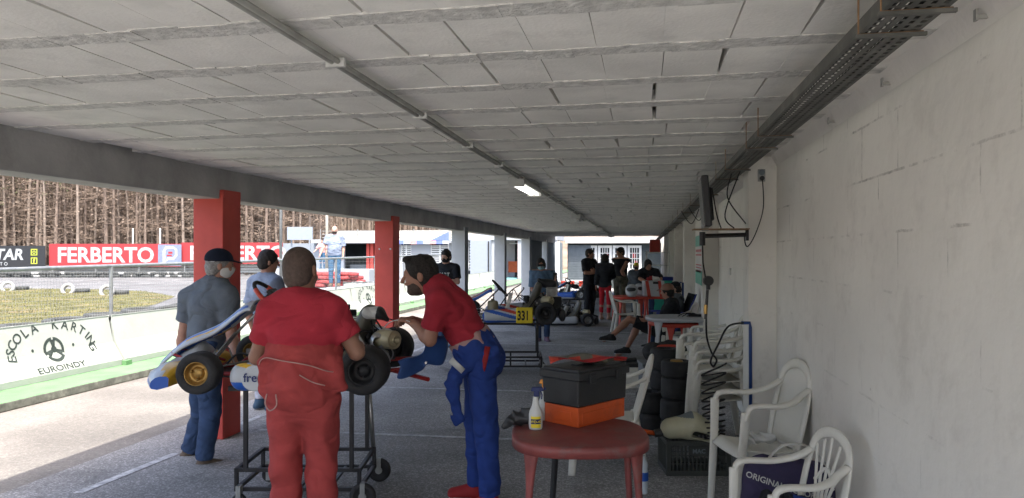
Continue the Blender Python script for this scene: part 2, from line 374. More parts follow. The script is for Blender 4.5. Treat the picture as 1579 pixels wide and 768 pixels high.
def smooth_path(pts, n=6):
    P = [Vector(p) for p in pts]; out = []
    for i in range(len(P) - 1):
        a, b, c, d = P[max(i - 1, 0)], P[i], P[i + 1], P[min(i + 2, len(P) - 1)]
        for j in range(n):
            t = j / n
            out.append(.5 * ((2 * b) + (c - a) * t + (2 * a - 5 * b + 4 * c - d) * t * t + (3 * b - a - 3 * c + d) * t ** 3))
    out.append(P[-1]); return out
# ------------------------------------------------------------ blended solids (distance field + surface nets)
class SDF:
    def __init__(s, lo, hi, res):
        s.lo = np.array(lo, float); s.res = res
        s.n = np.ceil((np.array(hi, float) - s.lo) / res).astype(int) + 1
        s.F = np.full(s.n, .5, np.float32)
        s.ax = [np.float32(s.lo[i] + np.arange(s.n[i]) * res) for i in range(3)]
    def sub(s, a, b, m):
        lo = np.minimum(a, b) - m; hi = np.maximum(a, b) + m
        i0 = np.clip(np.floor((lo - s.lo) / s.res).astype(int), 0, s.n - 1); i1 = np.clip(np.ceil((hi - s.lo) / s.res).astype(int) + 1, 1, s.n)
        sl_ = tuple(slice(i0[i], max(i1[i], i0[i] + 1)) for i in range(3))
        X, Y, Z = s.ax[0][sl_[0]][:, None, None], s.ax[1][sl_[1]][None, :, None], s.ax[2][sl_[2]][None, None, :]
        return sl_, X, Y, Z
    def comb(s, sl_, d, k, op):
        f = s.F[sl_]
        if op == '+':
            h = np.maximum(k - np.abs(f - d), 0) / k; s.F[sl_] = np.minimum(f, d) - h * h * k * .25
        else:
            d = -d; h = np.maximum(k - np.abs(f - d), 0) / k; s.F[sl_] = np.maximum(f, d) + h * h * k * .25
    def seg(s, a, b, wa, wb=None, da=None, db=None, side=(1, 0, 0), k=.03, flat='', op='+'):
        a, b = np.array(a, float), np.array(b, float); wb = wa if wb is None else wb; da = wa if da is None else da; db = wb if db is None else db
        ax = b - a; L = max(np.linalg.norm(ax), 1e-6); n = ax / L
        if L < 1e-5: n = np.array((0, 0, 1.))
        sd = np.array(side, float); sd = sd - n * sd.dot(n)
        if np.linalg.norm(sd) < 1e-4:
            sd = np.cross(n, (0, 1, 0)) if abs(n[1]) < .9 else np.cross(n, (1, 0, 0))
        sd /= np.linalg.norm(sd); dp = np.cross(n, sd)
        sl_, X, Y, Z = s.sub(a, b, max(wa, wb, da, db) + 2 * k + .02)
        dot = lambda q: (X - a[0]) * q[0] + (Y - a[1]) * q[1] + (Z - a[2]) * q[2]
        t = dot(n); u = dot(sd); v = dot(dp); tc = np.clip(t, 0, L); W = wa + (wb - wa) * tc / L; Dd = da + (db - da) * tc / L
        mn = np.minimum(W, Dd)
        if flat:
            d = (np.sqrt((u / W) ** 2 + (v / Dd) ** 2) - 1) * mn
            ex = t - tc
            if 'a' in flat: d = np.maximum(d, -t)
            if 'b' in flat: d = np.maximum(d, t - L)
            if 'a' not in flat: d = np.where(t < 0, (np.sqrt((u / W) ** 2 + (v / Dd) ** 2 + (ex / mn) ** 2) - 1) * mn, d)
            if 'b' not in flat: d = np.where(t > L, (np.sqrt((u / W) ** 2 + (v / Dd) ** 2 + (ex / mn) ** 2) - 1) * mn, d)
        else:
            d = (np.sqrt((u / W) ** 2 + (v / Dd) ** 2 + ((t - tc) / mn) ** 2) - 1) * mn
        s.comb(sl_, d.astype(np.float32), k, op)
    def ell(s, c, r, X_=(1, 0, 0), Y_=(0, 1, 0), Z_=(0, 0, 1), k=.02, op='+'):
        c = np.array(c, float); sl_, X, Y, Z = s.sub(c, c, max(r) + 2 * k + .02)
        dot = lambda q: (X - c[0]) * q[0] + (Y - c[1]) * q[1] + (Z - c[2]) * q[2]
        kk = np.sqrt((dot(X_) / r[0]) ** 2 + (dot(Y_) / r[1]) ** 2 + (dot(Z_) / r[2]) ** 2)
        s.comb(sl_, ((kk - 1) * min(r)).astype(np.float32), k, op)
    def half(s, c, n, k=.005):      # remove everything on the +n side of the plane
        c = np.array(c, float); n = np.array(n, float); n /= np.linalg.norm(n)
        X, Y, Z = s.ax[0][:, None, None], s.ax[1][None, :, None], s.ax[2][None, None, :]
        d = (X - c[0]) * n[0] + (Y - c[1]) * n[1] + (Z - c[2]) * n[2]
        s.comb((slice(None),) * 3, (-d).astype(np.float32), k, '-')
    def folds(s, amp, f=1.0, seed=0):
        X, Y, Z = s.ax[0][:, None, None], s.ax[1][None, :, None], s.ax[2][None, None, :]
        q = seed * 1.7
        w1 = np.sin(9 * f * X + 7 * f * Y + q) + .5 * np.sin(21 * f * X - 13 * f * Y + 8 * f * Z)
        w2 = np.sin(6 * f * Z + 11 * f * Y - q) + .5 * np.sin(17 * f * Z + 15 * f * X)
        mk = .5 + .5 * np.sin(8 * f * Z + 5 * f * X + 9 * f * Y + q * 3)
        n = (1 - 2.2 * np.abs(np.sin(15 * f * Z + 9 * f * X + 1.7 * w1 + q))) * mk + .8 * (1 - 2.2 * np.abs(np.sin(13 * f * X - 8 * f * Z + 9 * f * Y + 1.6 * w2 + q * 2))) * (1 - mk)
        n = -n + .35 * np.sin(60 * f * Z + 30 * f * X + 2 * w1)
        s.F += (amp * n).astype(np.float32)
    def build(s, name, mats, parent=None, mf=None, smooth=True, relax=1):
        F = s.F; S = F < 0; nx, ny, nz = F.shape
        cnt = np.zeros((nx - 1, ny - 1, nz - 1), np.uint8)
        for a in (0, 1):
            for b in (0, 1):
                for c in (0, 1): cnt += S[a:nx - 1 + a, b:ny - 1 + b, c:nz - 1 + c]
        act = np.argwhere((cnt > 0) & (cnt < 8)); I = act[:, 0], act[:, 1], act[:, 2]
        idx = np.full(cnt.shape, -1, np.int32); idx[I] = np.arange(len(act))
        pos = np.zeros((len(act), 3)); num = np.zeros(len(act))
        for ax in range(3):
            o1, o2 = [i for i in range(3) if i != ax]
            for p in (0, 1):
                for q in (0, 1):
                    A = act.copy(); A[:, o1] += p; A[:, o2] += q; B = A.copy(); B[:, ax] += 1
                    fa = F[A[:, 0], A[:, 1], A[:, 2]]; fb = F[B[:, 0], B[:, 1], B[:, 2]]; cr = (fa < 0) != (fb < 0)
                    t = np.where(cr, fa / np.where(cr, fa - fb, 1), 0)
                    loc = np.zeros((len(act), 3)); loc[:, ax] = t; loc[:, o1] = p; loc[:, o2] = q
                    pos[cr] += loc[cr]; num += cr
        pos = (pos / num[:, None] + act) * s.res + s.lo
        faces = []
        for ax in range(3):
            o1, o2 = [(1, 2), (2, 0), (0, 1)][ax]
            sa = [slice(None)] * 3; sb = [slice(None)] * 3; sa[ax] = slice(0, -1); sb[ax] = slice(1, None)
            df = S[tuple(sa)] != S[tuple(sb)]
            E = np.argwhere(df); lim = np.array(cnt.shape)
            ok = (E[:, o1] > 0) & (E[:, o2] > 0) & (E[:, o1] < lim[o1]) & (E[:, o2] < lim[o2]); E = E[ok]
            ins = S[E[:, 0], E[:, 1], E[:, 2]]
            qs = []
            for p, q in ((-1, -1), (0, -1), (0, 0), (-1, 0)):
                K = E.copy(); K[:, o1] += p; K[:, o2] += q; qs.append(idx[K[:, 0], K[:, 1], K[:, 2]])
            Q = np.stack(qs, 1); Q[~ins] = Q[~ins][:, ::-1]; faces.append(Q)
        Q = np.concatenate(faces); Q = Q[(Q >= 0).all(1)]
        if relax:
            for _ in range(relax):
                acc = np.zeros_like(pos); c = np.zeros(len(pos))
                for i in range(4):
                    for j in (1, 3):
                        np.add.at(acc, Q[:, i], pos[Q[:, (i + j) % 4]]); np.add.at(c, Q[:, i], 1)
                pos = pos * .55 + acc / np.maximum(c, 1)[:, None] * .45
        me = bpy.data.meshes.new(name); me.vertices.add(len(pos)); me.vertices.foreach_set('co', pos.astype(np.float32).ravel())
        me.loops.add(Q.size); me.loops.foreach_set('vertex_index', Q.ravel().astype(np.int32))
        me.polygons.add(len(Q)); me.polygons.foreach_set('loop_start', np.arange(0, Q.size, 4, dtype=np.int32)); me.polygons.foreach_set('loop_total', np.full(len(Q), 4, np.int32))
        if mf is not None: me.polygons.foreach_set('material_index', np.asarray(mf(pos[Q].mean(1)), np.int32))
        me.update(calc_edges=True)
        if isinstance(mats, str): mats = [mats]
        return link(name, me, mats, parent, smooth)
# ============================================================ GROUND, LANE, TRACK
def sheet(name, pts, z, m, kind='structure'):
    mb = MB(); mb.add([(x, y, z) for x, y in pts], [tuple(range(len(pts)))]); o = mb.build(name, m); tag(o, kind=kind); return o
sheet('ground', [(-400, -60), (400, -60), (400, 700), (-400, 700)], -.012, 'earth')
sheet('unseen_bounce_ground', [(-6.6, -30), (14, -30), (14, -1.6), (-6.6, -1.6)], .002, 'bounce_pale')  # added unseen behind the camera to bounce sunlight into the shelter
sheet('paddock_floor', [(-4.35, -12), (1.2, -12), (1.2, 37), (-4.35, 37)], 0, 'asphalt')
sheet('pit_lane', [(-6.6, -12), (-4.35, -12), (-4.35, 75), (-6.6, 75)], 0, 'lane')
sheet('lane_end', [(-4.35, 37), (14, 37), (14, 75), (-4.35, 75)], 0, 'lane')
mb = MB()
for k in range(12):
    y = 6.55 + 2.33 * k
    mb.add([(-3.55, y - .09, .004), (.45, y, .004), (.45, y + .06, .004), (-3.55, y - .03, .004)], [(0, 1, 2, 3)])
for y0, y1 in ((4.55, 5.6), (6.5, 8.6), (11.0, 13), (15.7, 17.5)):
    mb.add([(-3.87, y0, .004), (-3.80, y0, .004), (-3.76, y1, .004), (-3.83, y1, .004)], [(0, 1, 2, 3)])
tag(mb.build('painted_bay_lines', 'white_line'), kind='structure')
# raised green kerb
mb = MB(); mb.box((-7.06, 31, .05), (1.0, 88, .1))
kb = mb.build('kerb', ['kerb_green', 'kerb_side'], bevel=.012); tag(kb, kind='structure')
for p in kb.data.polygons: p.material_index = 0 if p.normal.z > .5 else 1
# track beyond
tp = [(-400, -60), (-7.56, -60), (-7.56, 400), (-400, 400)]
sheet('race_track', [(-160, -20), (-7.56, -20), (-7.56, 62), (-160, 62)], -.004, 'track')
gp = [V(sx(px, d), d) for px, d in ((-700, 34), (-300, 37), (0, 36), (150, 35), (225, 33), (270, 29), (240, 24.5), (190, 21), (100, 18.6), (0, 16.6), (-150, 13.5), (-600, 8.5))]
sheet('infield_grass', [(p.x, p.y) for p in gp], .006, 'grass')
mb = MB()
import bisect
def inpoly(x, y):
    c = False
    for i in range(len(gp)):
        a, b = gp[i], gp[i - 1]
        if (a.y > y) != (b.y > y) and x < (b.x - a.x) * (y - a.y) / (b.y - a.y) + a.x: c = not c
    return c
n = 0
while n < 11000:
    d = R.uniform(15, 37); x = sx(R.uniform(-120, 300), d); p = V(x, d)
    if not inpoly(p.x, p.y): continue
    n += 1; h = R.uniform(.02, .07); a = R.uniform(0, 6.28); wd = .012
    mb.add([(p.x - wd * math.cos(a), p.y - wd * math.sin(a), .005), (p.x + wd * math.cos(a), p.y + wd * math.sin(a), .005), (p.x + R.uniform(-.03, .03), p.y + R.uniform(-.03, .03), h)], [(0, 1, 2)])
tag(mb.build('grass_blades', 'blade'), 'short dry yellow green grass on the track infield behind the fence', 'grass', kind='stuff')
# ============================================================ PIT SHELTER
XW, XC = 1.02, -3.67
pit = thing('pit_shelter', 'long white painted pit shelter with low concrete block ceiling and open columned side', 'building', (0, 0, 0))
COLY = [6.09 - 4.6 + 4.6 * k for k in range(0, 8)]
ZC = 2.41
mb = MB()          # block and joist ceiling
y = -.9; row = 0
SK = -.03
while y < 31.8:
    jw = .115 + R.uniform(-.008, .012); n = 26
    x0 = -3.72
    # joist with a ragged underside edge
    for i in range(n):
        xa = x0 + (XW - x0) * i / n; xb = x0 + (XW - x0) * (i + 1) / n; j1, j2 = R.uniform(-.008, .008), R.uniform(-.008, .008)
        dz = R.uniform(-.004, .0)
        mb.add([(xa, y + SK * xa + j1, ZC + dz), (xb, y + SK * xb + j1, ZC + dz), (xb, y + SK * xb + jw + j2, ZC + dz), (xa, y + SK * xa + jw + j2, ZC + dz),
                (xa, y + SK * xa + j1, ZC + .06), (xb, y + SK * xb + j1, ZC + .06), (xb, y + SK * xb + jw + j2, ZC + .06), (xa, y + SK * xa + jw + j2, ZC + .06)],
               [(0, 3, 2, 1), (0, 1, 5, 4), (3, 7, 6, 2), (1, 2, 6, 5), (0, 4, 7, 3)], 1)
    x = x0 + R.uniform(0, .1)
    while x < XW + .01:
        g = R.choice([0, 0, .002, .003, .005, .007, .010, .016, .025]); g2 = max(0, g * R.uniform(.2, 1.3))
        xb = min(x + .235, XW + .02); ya, yb = y + jw - .004, y + .52 + .006
        z = ZC + R.uniform(-.0005, .003); t = R.uniform(-.001, .0025)
        sk = R.uniform(-.001, .002)
        mb.add([(x, ya + SK * x, z), (xb - g, ya + SK * xb, z + t), (xb - g2, yb + SK * xb, z + t + sk), (x, yb + SK * x, z + sk),
                (x, ya + SK * x, ZC + .1), (xb - g, ya + SK * xb, ZC + .1), (xb - g2, yb + SK * xb, ZC + .1), (x, yb + SK * x, ZC + .1)],
               [(0, 3, 2, 1), (0, 1, 5, 4), (3, 7, 6, 2), (1, 2, 6, 5), (0, 4, 7, 3)], 0)
        x = xb + .0005
    y += .52
mb.build('ceiling', ['block', 'joist'], pit)
mb = MB(); mb.box((-1.46, 15.65, 2.6), (5.28, 33.3, .16)); mb.build('roof_slab', 'concrete', pit)
mb = MB(); mb.box((-3.83, 15.6, 2.33), (.25, 33.2, .37), mi=0)
mb.box((-4.02, 15.6, 2.34), (.12, 33.2, .36), mi=1)
mb.build('beam', ['concrete', 'fascia'], pit, bevel=.006)
# columns
for i, cy in enumerate(COLY):
    nm = 'red_paint' if i < 3 else 'column_white'
    mb = MB(); mb.box((-3.815, cy + .15, 1.10), (.29, .30, 2.20)); 
    mb.box((-3.69, cy + .15, 2.19), (.05, .29, .07))
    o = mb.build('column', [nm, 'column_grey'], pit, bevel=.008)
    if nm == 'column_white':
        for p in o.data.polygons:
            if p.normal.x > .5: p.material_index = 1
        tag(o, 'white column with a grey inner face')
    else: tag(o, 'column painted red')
for (px, py) in ((582, 384), (600, 384)):
    p = D(px, py, 11.05); mb = MB(); mb.cyl((p.x, 10.62, p.z), (p.x, 10.655, p.z), .012, n=8)
    mb.build('bolt', 'steel', pit)
# right wall with pilasters
mb = MB(); mb.box((XW + .1, 17.75, 1.2), (.2, 37.5, 2.62)); mb.build('side_wall', 'wall', pit)
mb = MB()     # plaster cove under the ceiling
mb.add([(XW - .001, -.95, 2.33), (XW - .045, -.95, 2.415), (XW - .045, 32.2, 2.415), (XW - .001, 32.2, 2.33)], [(0, 1, 2, 3)]); mb.build('cove', 'pilaster', pit)
for k in range(8):
    y0 = 6.0 + 4.45 * k
    mb = MB(); mb.box((XW - .1, y0 + .15, 1.2), (.22, .3, 2.41)); mb.build('pilaster', 'pilaster', pit, bevel=.006)
for y0 in (2.42, 3.3, 4.2):
    mb = MB(); mb.box((XW - .02, y0, 2.355), (.05, .012, .012)); mb.box((XW - .043, y0, 2.36), (.006, .02, .035)); mb.build('wall_bracket', 'conduit', pit)
# end wall
YE = 36.5
mb = MB(); mb.box((-1.3, YE + .1, 1.2), (4.6, .2, 2.6)); mb.build('end_wall', 'dark_grey_wall', pit)
mb = MB(); mb.box((-1.3, YE - .25, 2.33), (4.7, .5, .3)); mb.build('end_beam', 'fascia', pit)
wl, wr = onY(899, 380, YE).x, onY(990, 380, YE).x
zt, zb = hz(379, YE + 1), .55
ww = (wr - wl) / 4
for k in range(4):
    x0 = wl + ww * k + .02; x1 = x0 + ww - .04
    fr = MB()
    for (a, b, c, d) in ((x0, x0 + .12, zb, zt), (x1 - .12, x1, zb, zt), (x0 + .12, x1 - .12, zt - .12, zt), (x0 + .12, x1 - .12, zb, zb + .12)):
        fr.box(((a + b) / 2, YE - .04, (c + d) / 2), (b - a, .08, d - c))
    o = fr.build('window', 'white_frame', pit)
    g = MB(); g.box(((x0 + x1) / 2, YE - .012, (zb + zt) / 2), (x1 - x0 - .24, .02, zt - zb - .24)); g.build('pane', 'glass_dark', o)
    b = MB()
    for i in range(1, 4): b.box((x0 + .12 + (x1 - x0 - .24) * i / 4, YE - .05, (zb + zt) / 2), (.03, .03, zt - zb - .24))
    for i in range(1, 5): b.box(((x0 + x1) / 2, YE - .052, zb + .12 + (zt - zb - .24) * i / 5), (x1 - x0 - .24, .026, .03))
    b.build('grille', 'white_frame', o)
    for z in (1.2, 1.6):
        r = MB(); r.box((x0 + ww * R.uniform(.3, .6), YE - .028, z), (.16, .006, .25)); r.build('poster', R.choice(['red_paint', 'red_ink']), o)
mb = MB(); mb.box((-3.0, YE - .05, 1.25), (1.1, .1, 1.7))
for i in range(14): mb.box((-3.0, YE - .11, .5 + i * .12), (1.0, .04, .05))
mb.build('shutter', 'shutter_grey', pit)
mb = MB(); mb.box((-3.1, YE - .3, .2), (1.4, .5, .4)); mb.build('ledge', 'wall_white', pit)
# sheet panels closing the last bays on the open side
for (a, b) in ((24.7, 28.8), (29.4, 33.2), (33.8, 36.4)):
    mb = MB(); mb.box((-3.86, (a + b) / 2, 1.16), (.05, b - a, 2.1))
    for i in range(int((b - a) / .25)): mb.box((-3.825, a + .12 + i * .25, 1.16), (.03, .06, 2.06))
    if a < 25: mb.box((-3.79, a + .7, 1.5), (.05, .12, .4), mi=1)
    mb.build('sheet_panel', ['shutter_grey', 'black_plastic'], pit)
# ------------------------------------------------------------ ceiling services
t = thing('ceiling_lamp', 'lit fluorescent batten on the ceiling nearest the camera', 'lamp', (-1.2, 7.75, 2.4), 0, 'ceiling lamps in a row')
mb = MB(); mb.box((0, 0, -.035), (.15, 1.25, .05), top=(1.0, 1)); mb.box((0, -.62, -.05), (.16, .03, .09)); mb.box((0, .62, -.05), (.16, .03, .09)); mb.build('housing', 'lamp_body', t, bevel=.004)
mb = MB(); mb.cyl((-.035, -.6, -.075), (-.035, .6, -.075), .013); mb.cyl((.035, -.6, -.075), (.035, .6, -.075), .013); mb.build('tube', 'lamp_on', t, smooth=True)
for yy, lab in ((14.3, 'dark fluorescent batten, second along the ceiling conduit'), (21.5, 'dark fluorescent batten, third along the ceiling conduit'), (28.5, 'pale fluorescent batten, last one before the end wall')):
    c = copy_tree(t); c.location = (-1.2 + .01 * yy / 14, yy, 2.4); c['label'] = lab
    c.children[0].data = c.children[0].data
    for ch in c.children:
        if ch.name.startswith('tube'):
            ch.data = ch.data.copy(); ch.data.materials[0] = M['lamp_off']
t = thing('ceiling_conduit', 'twin grey cable conduit running along the ceiling to the lamps', 'conduit', (-1.17, 0, 2.4))
for k, dx in enumerate((0, .028)):
    mb = MB(); mb.tube([(dx + R.uniform(-.004, .004), yy * 1.0, -.016 + R.uniform(-.003, .003)) for yy in np.arange(-3, 32, .7)], .011, n=8); mb.build('pipe', 'conduit', t, smooth=True)
for yy in np.arange(.5, 30, 1.1):
    mb = MB(); mb.box((.014, yy, -.016), (.075, .02, .034)); mb.build('clip', 'lamp_body', t)
# cable tray with round holes
t = thing('cable_tray', 'perforated metal cable tray hung under the ceiling along the right wall', 'cable tray', (.68, 0, 2.27))
mb = MB(); TW = .145; y = -1.0; rows = 5; pit_ = TW / rows
while y < 9.0:      # plate with real slots: strips and webs
    for r in range(rows + 1):
        mb.box((-TW / 2 + r * pit_, y + .02, 0), (.016 if 0 < r < rows else .012, .04, .0016))
    mb.box((0, y + .006, .0003), (TW, .014, .0016))
    y += .04
mb.box((0, 22.5, 0), (TW, 27, .0016)); 
mb.box((-TW / 2, 17.5, .022), (.002, 37, .045)); mb.box((TW / 2, 17.5, .022), (.002, 37, .045))
mb.build('trough', 'tray_metal', t)
mb = MB()
for k in range(5):
    x = -.05 + k * .024; mb.tube([(x + R.uniform(-.008, .008), yy, .009 + R.uniform(0, .006)) for yy in np.arange(-1, 35, .5)], .0075, n=5)
mb.build('cables', 'black_matte', t, smooth=True)
for yy in (2.02, 2.22, 4.05, 4.5, 5.6, 6.3, 7.9, 9.6, 11.3, 13, 15, 17.5, 20, 23, 26, 30):
    mb = MB(); mb.tube([(-TW / 2 - .012, yy, .16), (-TW / 2 - .012, yy, -.006), (TW / 2 + .012, yy, -.006)], .0035, n=5)
    mb.build('hanger', 'rust', t)
    mb = MB(); mb.box((0, yy, -.012), (TW + .04, .012, .01)); mb.build('crossbar', 'tray_metal', t)
# loose wires under the tray
for i, (a, b, c, dd) in enumerate((((1128, 268), (1122, 305), (1150, 345), 5.5), ((1142, 262), (1118, 330), (1132, 352), 5.45), ((1098, 290), (1105, 330), (1112, 352), 5.5), ((1050, 325), (1066, 345), (1078, 322), 8.0), ((1062, 320), (1078, 340), (1088, 315), 8.2))):
    pts = [D(a[0], a[1], dd), D(b[0], b[1], dd + .02), D(c[0], c[1], dd)]
    mb = MB(); mb.tube(smooth_path(pts, 8), .005, n=5); o = mb.build('loose_wire', 'black_matte', None, smooth=True)
    tag(o, ['black wire from the cable tray down to the tip of the television bracket', 'thin black wire hanging in a long curve behind the television', 'short black wire running down right beside the television edge', 'drooping black wire under the far tray, left of two', 'drooping black wire under the far tray, right of two'][i], 'wire', 'loose wires under the cable tray')
# ============================================================ BARRIERS
def prof(z):  # x of the face towards the lane
    if z < .18: return -7.17
    if z < .42: return -7.17 - (z - .18) * .62
    return -7.319 - (z - .42) * .22
def barrier(y0, y1, label, logo):
    L = y1 - y0 - .05; t = thing('concrete_barrier', label, 'barrier', (0, y0 + .015, .1), 0, 'white barriers along the pit lane')
    zs = [0, .08, .32, .69]; xs = [prof(z + .1) for z in zs]; back = [-7.62 - (x + 7.17) for x in xs]
    mb = MB(); pr = [(x, z) for x, z in zip(xs, zs)] + [(x, z) for x, z in zip(back[::-1], zs[::-1])]
    n = len(pr); mb.add([(x, 0, z) for x, z in pr] + [(x, L, z) for x, z in pr], [tuple(range(n)), tuple(range(2 * n - 1, n - 1, -1))] + [(i, n + i, n + (i + 1) % n, (i + 1) % n) for i in range(n)])
    mb.build('block', 'barrier_white', t, bevel=.012)
    for yy in (L + .025,):
        fb = MB(); fb.box((-7.128, yy, .033), (.07, .12, .06)); fb.build('foot', 'kerb_green', t)
    if logo:
        mp = lambda yy, z: (prof(z + .1) + .004, yy, z)
        c = (L * .5, .37)
        word = 'ESCOLA KARTING'; Rr = .60
        for i, ch in enumerate(word):
            if ch == ' ': continue
            m = MB()
            a = math.radians(197 - (197 + 17) * (i + .5) / len(word))
            tx, ty = c[0] + Rr * 1.0 * math.cos(a), c[1] - .03 + .26 * math.sin(a); ang = (a - math.pi / 2) * .8
            ca, sa = math.cos(ang), math.sin(ang)
            m.text(ch, .17, lambda x, y, tx=tx, ty=ty, ca=ca, sa=sa: mp(tx + x * ca - y * sa, ty + (x * sa + y * ca)), align='CENTER', bold=.012)
            m.build('stencil_letter', 'stencil', t)
        m = MB(); m.text('EUROINDY', .155, lambda x, y: mp(c[0] + x, .095 + y * .62), align='CENTER', bold=.012); m.build('stencil_word', 'stencil', t)
        e = MB()
        def ring(r0, r1, a0, a1):
            n = 14; pts = [(a0 + (a1 - a0) * k / n) for k in range(n + 1)]
            e.add([mp(c[0] + r0 * math.cos(a), c[1] - .02 + r0 * .92 * math.sin(a)) for a in pts] + [mp(c[0] + r1 * math.cos(a), c[1] - .02 + r1 * .92 * math.sin(a)) for a in pts], [(k, k + 1, n + 2 + k, n + 1 + k) for k in range(n)])
        for k in range(3): ring(.125, .165, math.radians(95 + 120 * k), math.radians(205 + 120 * k))
        ring(0, .045, 0, math.tau)
        for k in range(3):
            a = math.radians(90 + 120 * k); ca, sa = math.cos(a), math.sin(a)
            e.add([mp(c[0] + r * ca - o * sa, c[1] - .02 + .92 * (r * sa + o * ca)) for r, o in ((.03, -.02), (.13, -.045), (.13, .045), (.03, .02))], [(0, 1, 2, 3)])
        e.build('wheel_emblem', 'stencil', t)
        for dx in (-.33, .33): e = MB(); e.add([mp(c[0] + dx + .02 * math.cos(a), c[1] + .02 * math.sin(a)) for a in np.arange(0, math.tau, math.tau / 10)], [tuple(range(10))]); e.build('stencil_dot', 'stencil', t)
js = [-3.8 + 2.2 * k for k in range(19)]
for i, y0 in enumerate(js):
    y1 = y0 + 2.2; lg = abs(y0 - 7.2) < .1 or abs(y0 - 18.2) < .1
    if lg and y0 < 10: lb = 'white concrete barrier stencilled ESCOLA KARTING EUROINDY nearest the camera'
    elif lg: lb = 'white barrier with the smaller stencilled wheel emblem seen left of the second red column'
    else: lb = 'plain white concrete barrier, %s along the lane edge from the camera' % ['', '', '', '', 'first', '', 'second', 'third', 'fourth', 'fifth', '', 'sixth', 'seventh', 'eighth', 'ninth', 'tenth', 'eleventh', 'twelfth', 'thirteenth'][i]
    if y0 > 4.5: barrier(y0, y1, lb, lg)
# low platform wall behind the barrier
mb = MB(); mb.box((-8.15, 22.5, .36), (.8, 15, .74)); tag(mb.build('platform_wall', 'wall_white', bevel=.01), 'low white wall behind the barrier that the man in the pale shirt stands on', 'wall')
# ============================================================ FENCE
fz = lambda y: 1.455 + .0085 * (y - 7)
fn = thing('track_fence', 'galvanised rail fence with wire mesh behind the white barriers', 'fence')
XF = -7.62
fys = [3.2, 6.1, 9.7, 12.4, 15.1, 17.8, 20.6, 23.4, 26.4, 29.4]
for i, yy in enumerate(fys):
    mb = MB(); mb.cyl((XF, yy, 0), (XF, yy, fz(yy)), .028, n=10); mb.build('post', 'zinc', fn, smooth=False)
mb = MB(); mb.tube([(XF, yy, fz(yy)) for yy in fys], .026, n=8); mb.build('rail', 'zinc', fn, smooth=True)
for a, b in zip(fys[:-1], fys[1:]):
    mb = MB(); yy = a + .05; st = .05 if a < 17 else .1
    while yy < b - .02:
        mb.cyl((XF + .02, yy, .62), (XF + .02, yy, fz(yy) - .03), .0014, n=3, caps=False); yy += st
    z = .65
    while z < fz(a) - .05:
        mb.cyl((XF + .02, a, z), (XF + .02, b, z), .0014, n=3, caps=False); z += st
    mb.build('mesh_panel', 'zinc', fn)
# tall thin poles
for i, (px, top, d, r) in enumerate(((433, 318, 24, .05), (504, 330, 52, .11), (205, 352, 56, .08), (247, 352, 56, .08))):
    p = V(sx(px, d), d); mb = MB(); h = hz(top, d) if i > 1 else 7.5; mb.cyl((p.x, p.y, 0), (p.x, p.y, h), r, r * .8, n=10); 
    tag(mb.build('pole', 'zinc' if i != 1 else 'wall_cream', smooth=True), ['tall grey pole behind the head of the man in pale blue tee', 'pale lighting mast rising left of the man on the platform wall', 'thin pale post behind the left end of the red FERBERTO banner', 'thin pale post above the middle of the first red banner'][i], 'pole')
# ============================================================ TYRES
def tyre_mesh(r, w, mname='rubber', n=20):
    ir = r * .56; mb = MB()
    pr = [(ir, w * .36), (ir * 1.04, w * .47), (r * .78, w * .5), (r * .93, w * .47), (r, w * .36), (r, -w * .36), (r * .93, -w * .47), (r * .78, -w * .5), (ir * 1.04, -w * .47), (ir, -w * .36), (ir * .97, 0), (ir, w * .36)]
    mb.lathe(pr, n=n); me = bpy.data.meshes.new('tyre'); me.from_pydata(mb.v, [], mb.f); me.update(); me.materials.append(M[mname]); me.shade_smooth(); return me
TM = {k: tyre_mesh(.29, .17, k, 14) for k in ('tyre_dusty', 'tyre_white', 'tyre_red')}
def tyre(me, loc, rot, label, group=None, name='tyre'):
    o = bpy.data.objects.new(name, me); C.objects.link(o); o.location = loc; o.rotation_euler = rot; tag(o, label, 'tyre', group); return o
# far tyre wall, three high
for k in range(62):
    px = -30 + k * 5.6; d = 53; p = V(sx(px, d), d)
    if len(TM) and px < 330:
        for j in range(2):
            tyre(TM['tyre_dusty' if R.random() < .85 else 'tyre_white'], (p.x + R.uniform(-.03, .03), p.y + R.uniform(-.1, .1), .1 + j * .2), (R.uniform(-.08, .08), R.uniform(-.08, .08), 0), 'dusty black tyre in the far wall of tyres below the banners', 'tyres in the far tyre wall')
for i, (px, py, r0) in enumerate(((12, 445, .4), (105, 449, .0), (165, 452, .1))):
    p = G(px, py + 3); tyre(TM['tyre_white'], (p.x, p.y, .14), (1.35, .2, PSI + r0), ['white painted tyre half sunk in the infield at the left edge', 'white painted tyre standing in the infield grass, middle of three', 'white painted tyre in the grass just left of the fence post'][i], 'white tyres standing in the grass')
    p = G(px + 22, py + 2); tyre(TM['tyre_dusty'], (p.x, p.y, .09), (0, 0, 0), ['black tyre lying flat beside the leftmost white tyre', 'black tyre lying flat beside the middle white tyre', 'black tyre lying flat beside the white tyre near the fence post'][i], 'black tyres lying in the grass')
